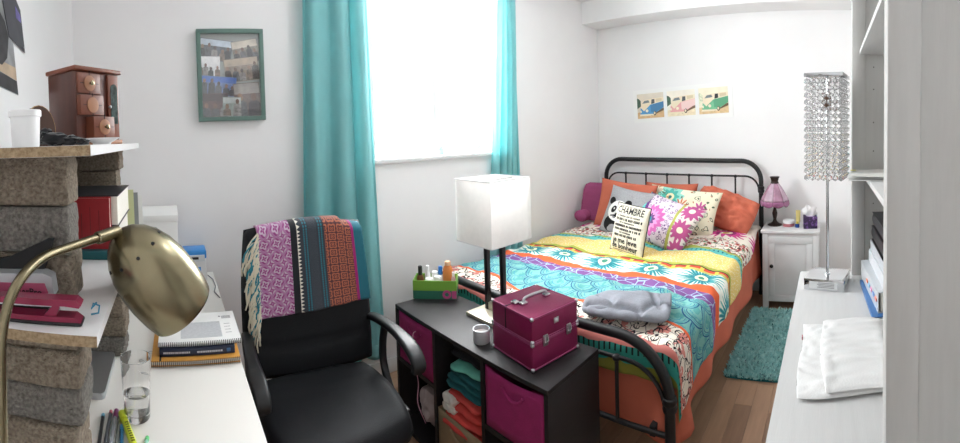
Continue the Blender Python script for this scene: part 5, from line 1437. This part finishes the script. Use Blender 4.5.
def tiffany():
    t = thing('bedside_lamp', 'small lamp with pink stained glass shade on dark bronze stem', 'lamp', (3.40, 0.452, NH + 0.0005))
    bz = mat('dark_bronze', '3a302c', 0.4, 0.7, var=0.2, scale=40)
    O('base', lathe(B(), [(0, 0), (0.058, 0), (0.060, 0.006), (0.05, 0.012), (0.034, 0.018), (0.018, 0.032), (0.013, 0.05), (0.018, 0.075), (0.022, 0.10), (0.016, 0.125), (0.011, 0.14), (0.015, 0.16), (0.012, 0.20), (0.009, 0.30)], 28), bz, t)
    n = 8; pm = [mat('pink_stained_glass', 'b5889f', 0.25, var=0.22, scale=18, trans=0.15), mat('lilac_stained_glass', 'cdb0c2', 0.25, var=0.2, scale=18, trans=0.15)]
    prof = [(0.032, 0.345), (0.052, 0.318), (0.082, 0.272), (0.104, 0.232), (0.115, 0.205)]
    for k in range(n):
        a0, a1 = 2 * PI * k / n, 2 * PI * (k + 1) / n
        def fn(u, v, a0=a0, a1=a1):
            i = min(int(v * 4), 3); f_ = v * 4 - i; r = prof[i][0] + (prof[i + 1][0] - prof[i][0]) * f_; z = prof[i][1] + (prof[i + 1][1] - prof[i][1]) * f_
            p0, p1 = Vector((r * math.cos(a0), r * math.sin(a0), z)), Vector((r * math.cos(a1), r * math.sin(a1), z))
            return p0.lerp(p1, u)
        o = O('shade_panel', sheet(fn, 4, 8), pm[k % 2], t); solid(o, 0.003)
        def sk(u, v, a0=a0, a1=a1):
            r = 0.115 + 0.004 * v; L = 0.030 + 0.016 * math.sin(PI * u)
            p0, p1 = Vector((r * math.cos(a0), r * math.sin(a0), 0)), Vector((r * math.cos(a1), r * math.sin(a1), 0)); q = p0.lerp(p1, u)
            return Vector((q.x, q.y, 0.205 - L * v))
        o = O('shade_skirt', sheet(sk, 8, 3), mat('plum_stained_glass', '9a5f86', 0.3, var=0.3, scale=30), t); solid(o, 0.003)
        O('lead_line', tube(B(), [(r * 1.01 * math.cos(a0), r * 1.01 * math.sin(a0), z) for r, z in prof] + [(0.12 * math.cos(a0), 0.12 * math.sin(a0), 0.175)], 0.0022, 6), bz, t)
        O('lead_scallop', tube(B(), [sk(i / 8, 1.0) for i in range(9)], 0.0025, 6), bz, t)
    O('lead_ring', tube(B(), [(0.1155 * math.cos(2 * PI * i / 8), 0.1155 * math.sin(2 * PI * i / 8), 0.205) for i in range(8)], 0.003, 6, closed=True), bz, t)
    O('cap', lathe(B(), [(0.034, 0.340), (0.033, 0.352), (0.028, 0.362), (0.034, 0.385), (0.042, 0.40), (0.036, 0.402), (0, 0.396)], 20), bz, t)
tiffany()
def nightstand_things():
    z = NH + 0.0005
    t = thing('cream_jar', 'round cream jar with white lid on the nightstand', 'jar', (3.38, 0.335, z))
    O('pot', lathe(B(), [(0, 0), (0.045, 0), (0.047, 0.004), (0.047, 0.026)], 32), mat('rose_pot', 'b06a70', 0.4), t)
    O('lid', lathe(B(), [(0.049, 0.026), (0.050, 0.028), (0.050, 0.046), (0.046, 0.050), (0, 0.050)], 32), white_m, t)
    t = thing('lotion_tube', 'pale yellow lotion tube standing on the nightstand', 'tube', (3.43, 0.262, z))
    O('cap', lathe(B(), [(0, 0), (0.015, 0), (0.015, 0.025)], 18), mat('cream_cap', 'e9e0b8', 0.4), t)
    O('tube', sheet(lambda u, v: (0.017 * math.cos(2 * PI * u) * (1 - 0.9 * v), 0.017 * math.sin(2 * PI * u) * (1 + 0.15 * v), 0.025 + 0.095 * v), 20, 8), mat('pale_yellow_tube', 'ead98c', 0.4), t)
    t = thing('nail_polish', 'tiny blue bottle with yellow top beside the tissue box', 'bottle', (3.335, 0.262, z))
    O('bottle', lathe(B(), [(0, 0), (0.017, 0), (0.018, 0.003), (0.018, 0.024), (0.008, 0.03)], 18), mat('cobalt_blue', '24488f', 0.2), t)
    O('top', lathe(B(), [(0.010, 0.030), (0.010, 0.045), (0, 0.047)], 14), mat('yellow_top', 'cdb84a', 0.4), t)
    t = thing('tissue_box', 'purple patterned cube tissue box with a white tissue', 'tissue box', (3.345, 0.158, z), math.radians(6))
    def pp(u, v, vec):
        p = Paint('3a2b4c'); n = noise_s(vec, 28)
        p.on(n > 0.55, '6a4a86'); p.on(n > 0.66, 'b79ac6'); p.on(band(n, 0.40, 0.42), '1f1830'); return p
    O('carton', Box(-0.055, 0.055, -0.055, 0.055, 0, 0.092, 0.002), pattern('purple_carton', pp, 0.5, coord='Object', bump=0), t)
    O('slot', lathe(B(), [(0.034, 0.092), (0.034, 0.0926), (0, 0.0926)], 24), mat('slot_lilac', 'c9b6d6', 0.5), t)
    def tis(u, v):
        a = 2 * PI * u; r = 0.018 + 0.040 * v ** 0.8 + 0.012 * math.sin(5 * a + 1) * v
        return (r * math.cos(a) * 0.7, r * math.sin(a), 0.085 + 0.075 * v * (0.75 + 0.45 * math.sin(2 * a + 0.6)) )
    O('tissue', sheet(tis, 48, 10), mat('tissue_white', 'f6f6f6', 0.9), t)
nightstand_things()

# ================================================================== RUG
def rug():
    x0, x1, y0, y1 = 2.27, 3.185, -0.10, 0.60
    t = thing('shag_rug', 'teal shag rug lying between bed and nightstand', 'rug', ((x0 + x1) / 2, (y0 + y1) / 2, 0.001))
    a, c = (x1 - x0) / 2, (y1 - y0) / 2
    rm = mat('teal_shag', '86c6c6', 0.95, scale=30, col2='b8e2df', sheen=0.2)
    O('backing', prism(B(), rrect(-a, a, -c, c, 0.02), 0, 0.008), mat('teal_backing', '256f75', 0.95), t)
    verts, faces = [], []; r6 = random.Random(6)
    for k in range(15000):
        x, y = r6.uniform(-a, a), r6.uniform(-c, c); h = r6.uniform(0.016, 0.034); an = r6.uniform(0, 2 * PI); w = r6.uniform(0.003, 0.0055)
        lx, ly = r6.uniform(-0.02, 0.02), r6.uniform(-0.02, 0.02); cx, sx = math.cos(an) * w, math.sin(an) * w
        i = len(verts)
        verts += [(x - cx, y - sx, 0.006), (x + cx, y + sx, 0.006), (x + cx + lx * 0.4, y + sx + ly * 0.4, h * 0.65), (x - cx + lx * 0.4, y - sx + ly * 0.4, h * 0.65), (x + lx, y + ly, h)]
        faces += [(i, i + 1, i + 2, i + 3), (i + 3, i + 2, i + 4)]
    me = bpy.data.meshes.new('pile'); me.from_pydata(verts, [], faces)
    O('pile', me, rm, t, kind='stuff')
rug()

# ================================================================== RIGHT DESK WITH HUTCH
RY, RX1, RX0, RZ = 0.138, 1.945, 0.60, 0.75
HY0 = -0.0985
def right_desk():
    t = thing('writing_desk', 'white stained writing desk under the shelf hutch', 'desk', ((RX0 + RX1) / 2, (RY + YB) / 2, 0))
    a, y0, y1 = (RX1 - RX0) / 2, YB + 0.006 - (RY + YB) / 2, RY - (RY + YB) / 2
    O('desk_top', prism(B(), rrect(-a, a, y0, y1, 0.008), RZ - 0.028, RZ), stain_top_m, t)
    for x in (-a + 0.02, a - 0.075):
        for y in (y0 + 0.02, y1 - 0.075): O('leg', Box(x, x + 0.055, y, y + 0.055, 0, RZ - 0.028, 0.002), stain_m, t)
    O('apron', Box(-a + 0.075, a - 0.075, y1 - 0.06, y1 - 0.04, RZ - 0.13, RZ - 0.028), stain_top_m, t)
    for x in (-a + 0.03, a - 0.05): O('side_panel', Box(x, x + 0.02, y0 + 0.075, y1 - 0.075, RZ - 0.45, RZ - 0.028), stain_m, t)
    for i in range(2):
        x = -a + 0.09 + i * (a - 0.07)
        d = O('drawer', Box(x, x + a - 0.11, y1 - 0.04, y1 - 0.025, RZ - 0.12, RZ - 0.036, 0.002), stain_top_m, t)
        O('knob', lathe(B(), [(0.006, 0), (0.006, 0.012), (0.014, 0.018), (0.010, 0.026), (0, 0.027)], 16, Matrix.Translation((x + (a - 0.11) / 2, y1 - 0.025, RZ - 0.078)) @ Matrix.Rotation(-PI / 2, 4, 'X')), MATS['dark_bronze_knob'], d)
right_desk()
HX0, HX1 = 0.722, 1.93
def hutch():
    cx = (HX0 + HX1) / 2; yb = YB + 0.006; zt = 2.15
    t = thing('hutch', 'tall white stained shelf hutch standing on the writing desk', 'shelf unit', (cx, (HY0 + yb) / 2, RZ + 0.0005))
    def bx(nm, x0, x1, y0, y1, z0, z1, m=stain_m, bev=0.002): return O(nm, Box(x0 - cx, x1 - cx, y0 - (HY0 + yb) / 2, y1 - (HY0 + yb) / 2, z0 - RZ - 0.0005, z1 - RZ - 0.0005, bev), m, t)
    k = 0.042
    for x0, x1 in ((HX0, HX0 + k), (HX1 - k, HX1)):
        bx('post', x0, x1, HY0 - 0.062, HY0, RZ + 0.0005, zt, bev=0.006)
        bx('rear_post', x0, x1, yb, yb + 0.04, RZ + 0.0005, zt)
        xa = x0 + 0.020 if x0 == HX0 else x0 + 0.008
        bx('side_panel', xa, xa + 0.018, yb + 0.04, HY0 - 0.062, RZ + 0.0005, zt, bev=0)
    for z, f_ in ((1.235, HY0 - 0.045), (1.776, HY0 - 0.035)):
        bx('shelf', HX0 + 0.030, HX1 - 0.026, yb + 0.006, f_, z - 0.02, z, stain_top_m)
    bx('top', HX0 - 0.02, HX1 + 0.02, yb, HY0 + 0.02, zt, zt + 0.025, stain_top_m)
    bx('back_panel', HX0 + 0.03, HX1 - 0.026, yb, yb + 0.006, RZ + 0.0005, zt, bev=0)
    b = B()
    for z in (0.95, 1.08, 1.15, 1.32, 1.45, 1.60, 1.70, 1.9):
        for y in (HY0 - 0.10, yb + 0.08):
            lathe(b, [(0.0, 0.0006), (0.0032, 0.0006), (0.0032, -0.001)], 10, Matrix.Translation((HX1 - k + 0.008 - cx, y - (HY0 + yb) / 2, z - RZ)) @ Matrix.Rotation(-PI / 2, 4, 'Y'))
    O('peg_hole', b, mat('peg_hole_dark', '55524e', 0.8), t, kind='stuff')
hutch()
def papers():
    t = thing('plastic_sleeve', 'clear plastic sleeve of papers sticking out over the middle shelf', 'papers', (1.64, -0.20, 1.2355), math.radians(-6))
    for k, (dx, dy, c) in enumerate(((0, 0, 'e9e9e6'), (0.012, 0.004, 'dfe1df'), (0.02, -0.006, 'f0efe9'))):
        O('sheet', sheet(lambda u, v, k=k, dx=dx, dy=dy: (-0.16 + 0.34 * u + dx, -0.09 + 0.21 * v + dy, 0.002 + 0.004 * k + 0.006 * math.sin(3 * u + k) * v), 14, 6), mat('sleeve_%d' % k, c, 0.35), t)
    O('yellow_tab', Box(0.165, 0.190, 0.105, 0.128, 0.004, 0.006), mat('yellow_tab', 'd8d25a', 0.5), t)
papers()
def crystal_lamp():
    t = thing('crystal_lamp', 'tall chrome lamp with square shade of hanging crystal strands', 'lamp', (1.783, 0.010, RZ + 0.0005), math.radians(-12))
    O('base', Box(-0.075, 0.075, -0.085, 0.085, 0.0, 0.048, 0.003), chrome_m, t)
    O('sticker', Box(-0.0758, -0.0750, -0.058, 0.062, 0.010, 0.038), mat('sticker_clear', 'd6d8d8', 0.3), t)
    b = B()
    for k in range(4): box(b, -0.0762, -0.0756, -0.045, 0.028 - 0.006 * (k % 2), 0.014 + 0.006 * k, 0.0165 + 0.006 * k)
    O('sticker_print', b, mat('sticker_ink', '7d8082', 0.6), t, kind='stuff')
    O('pole', lathe(B(), [(0.012, 0.048), (0.012, 0.052), (0.0065, 0.054), (0.0065, 0.80)], 20), chrome_m, t)
    O('socket', lathe(B(), [(0.012, 0.75), (0.016, 0.76), (0.016, 0.82)], 18), mat('socket_brown', '6b5040', 0.5), t)
    zt = 0.885
    O('top_plate', Box(-0.082, 0.082, -0.082, 0.082, zt, zt + 0.016, 0.002), chrome_m, t)
    O('hanger', tube(B(), [(0, 0, 0.80), (0, 0, zt)], 0.005, 10), chrome_m, t)
    cm = mat('crystal', 'ffffff', 0.02, trans=0.92, ior=1.5, spec=0.8)
    bm = B(); n = 15
    for i in range(n):
        r = bmesh.ops.create_icosphere(bm, subdivisions=1, radius=0.0135)
        bmesh.ops.scale(bm, verts=r['verts'], vec=(1, 1, 1.0)); bmesh.ops.translate(bm, verts=r['verts'], vec=(0, 0, -0.018 - i * 0.0283))
    tube(bm, [(0, 0, 0), (0, 0, -0.018 - (n - 1) * 0.0283)], 0.0009, 4)
    me = finish(bm, 1, False); me.materials.append(cm)
    pos = []
    for k in range(6):
        q = -0.072 + 0.144 * k / 6
        pos += [(q, -0.072), (0.072, q), (-q, 0.072), (-0.072, -q)]
    for x, y in pos:
        O('bead_strand', me, None, t, loc=(x, y, zt))
crystal_lamp()
def shirt():
    m = mat('white_jersey', 'dededd', 0.95, bump=0.1, bscale=200)
    t = thing('folded_shirt', 'white folded shirt lying on the writing desk', 'shirt', (1.215, -0.045, RZ + 0.001), math.radians(2))
    def layer(hx, hy, z, th, seed, dx=0, dy=0, drape=0.0):
        def fn(u, v):
            a = 2 * PI * v; ca, sa = math.cos(a), math.sin(a)
            e = max(0.0, 1 - abs(2 * u - 1) ** 14) ** 0.5
            X = (2 * u - 1) * hx; Y = hy * (abs(ca) ** 0.35) * (1 if ca > 0 else -1)
            n = noise.noise(Vector((X * 13 + seed, Y * 13, seed))) * 0.008 + abs(noise.noise(Vector((X * 24 + seed, Y * 18, seed)))) * 0.014
            return (X + dx + 0.008 * math.sin(Y * 20 + seed), Y + dy + 0.006 * math.sin(X * 14 + seed), z + th / 2 + th / 2 * sa * e * 1.0 + (n if sa > 0 else 0) * e)
        return sheet(fn, 50, 48)
    O('lower_fold', layer(0.195, 0.132, 0.001, 0.012, 3.0), m, t)
    O('upper_fold', layer(0.193, 0.103, 0.013, 0.011, 8.0, 0.0, -0.036), m, t)
    O('red_tag', Box(0.085, 0.10, 0.128, 0.1305, 0.006, 0.016), mat('red_tag', 'b03040', 0.6), t)
shirt()
def binders():
    def binder(label, x0, x1, y0, y1, z0, th, col, rough=0.35, tabs=False, skew=0.0, group='binders stacked on the writing desk', round_=False):
        t = thing('binder', label, 'binder', ((x0 + x1) / 2, (y0 + y1) / 2, z0), skew, group)
        a, c = (x1 - x0) / 2, (y1 - y0) / 2
        m = mat('binder_' + col, col, rough)
        k = 0.003
        O('bottom_cover', Box(-a, a, -c, c, 0, k), m, t); O('top_cover', Box(-a, a, -c, c, th - k, th), m, t)
        O('spine', Box(-a, a, c - k, c, k, th - k) if not round_ else ribbon_x(a, c, th), m, t)
        O('page_block', Box(-a + 0.01, a - 0.01, -c + 0.01, c - 0.012, k + 0.001, th - k - 0.004), pages_m, t)
        if tabs:
            for i, cc in enumerate(('e08a7a', '7a9ad0', 'e0a0c0', '8ab8d8', 'd07a60')):
                O('index_tab', Box(-a + 0.02 + 0.045 * i, -a + 0.045 + 0.045 * i, c - 0.001, c + 0.004, th * 0.45, th * 0.45 + 0.012), mat('tab_' + cc, cc, 0.5), t)
    def ribbon_x(a, c, th):
        return prism(B(), [(c - 0.014, 0.003)] + [(c - 0.014 + 0.014 * math.sin(q), th / 2 - (th / 2 - 0.003) * math.cos(q)) for q in (PI * i / 8 for i in range(9))], -a, a, 'x')
    z = RZ + 0.001; k = math.radians(5)
    binder('thin blue folder at the bottom of the binder stack', 1.44, 1.80, -0.395, -0.140, z, 0.014, '3c6fa8', skew=k * 0.6)
    binder('wide clear white binder with coloured index tabs', 1.47, 1.84, -0.392, -0.155, z + 0.0145, 0.075, 'c2c6ca', 0.2, True, skew=k)
    binder('white binder above the tabbed binder', 1.47, 1.83, -0.396, -0.183, z + 0.090, 0.052, 'cccfd3', skew=k * 0.7)
    binder('slim white binder under the black binders', 1.47, 1.83, -0.396, -0.190, z + 0.1425, 0.040, 'b9bdc2', skew=k * 0.7)
    binder('lower black binder of the two on the stack', 1.47, 1.83, -0.398, -0.190, z + 0.183, 0.062, '1d1e22', 0.3, round_=True, skew=k * 0.4)
    binder('upper black binder on top of the stack', 1.46, 1.82, -0.398, -0.192, z + 0.2455, 0.062, '212227', 0.3, round_=True, skew=k * 0.4)
binders()
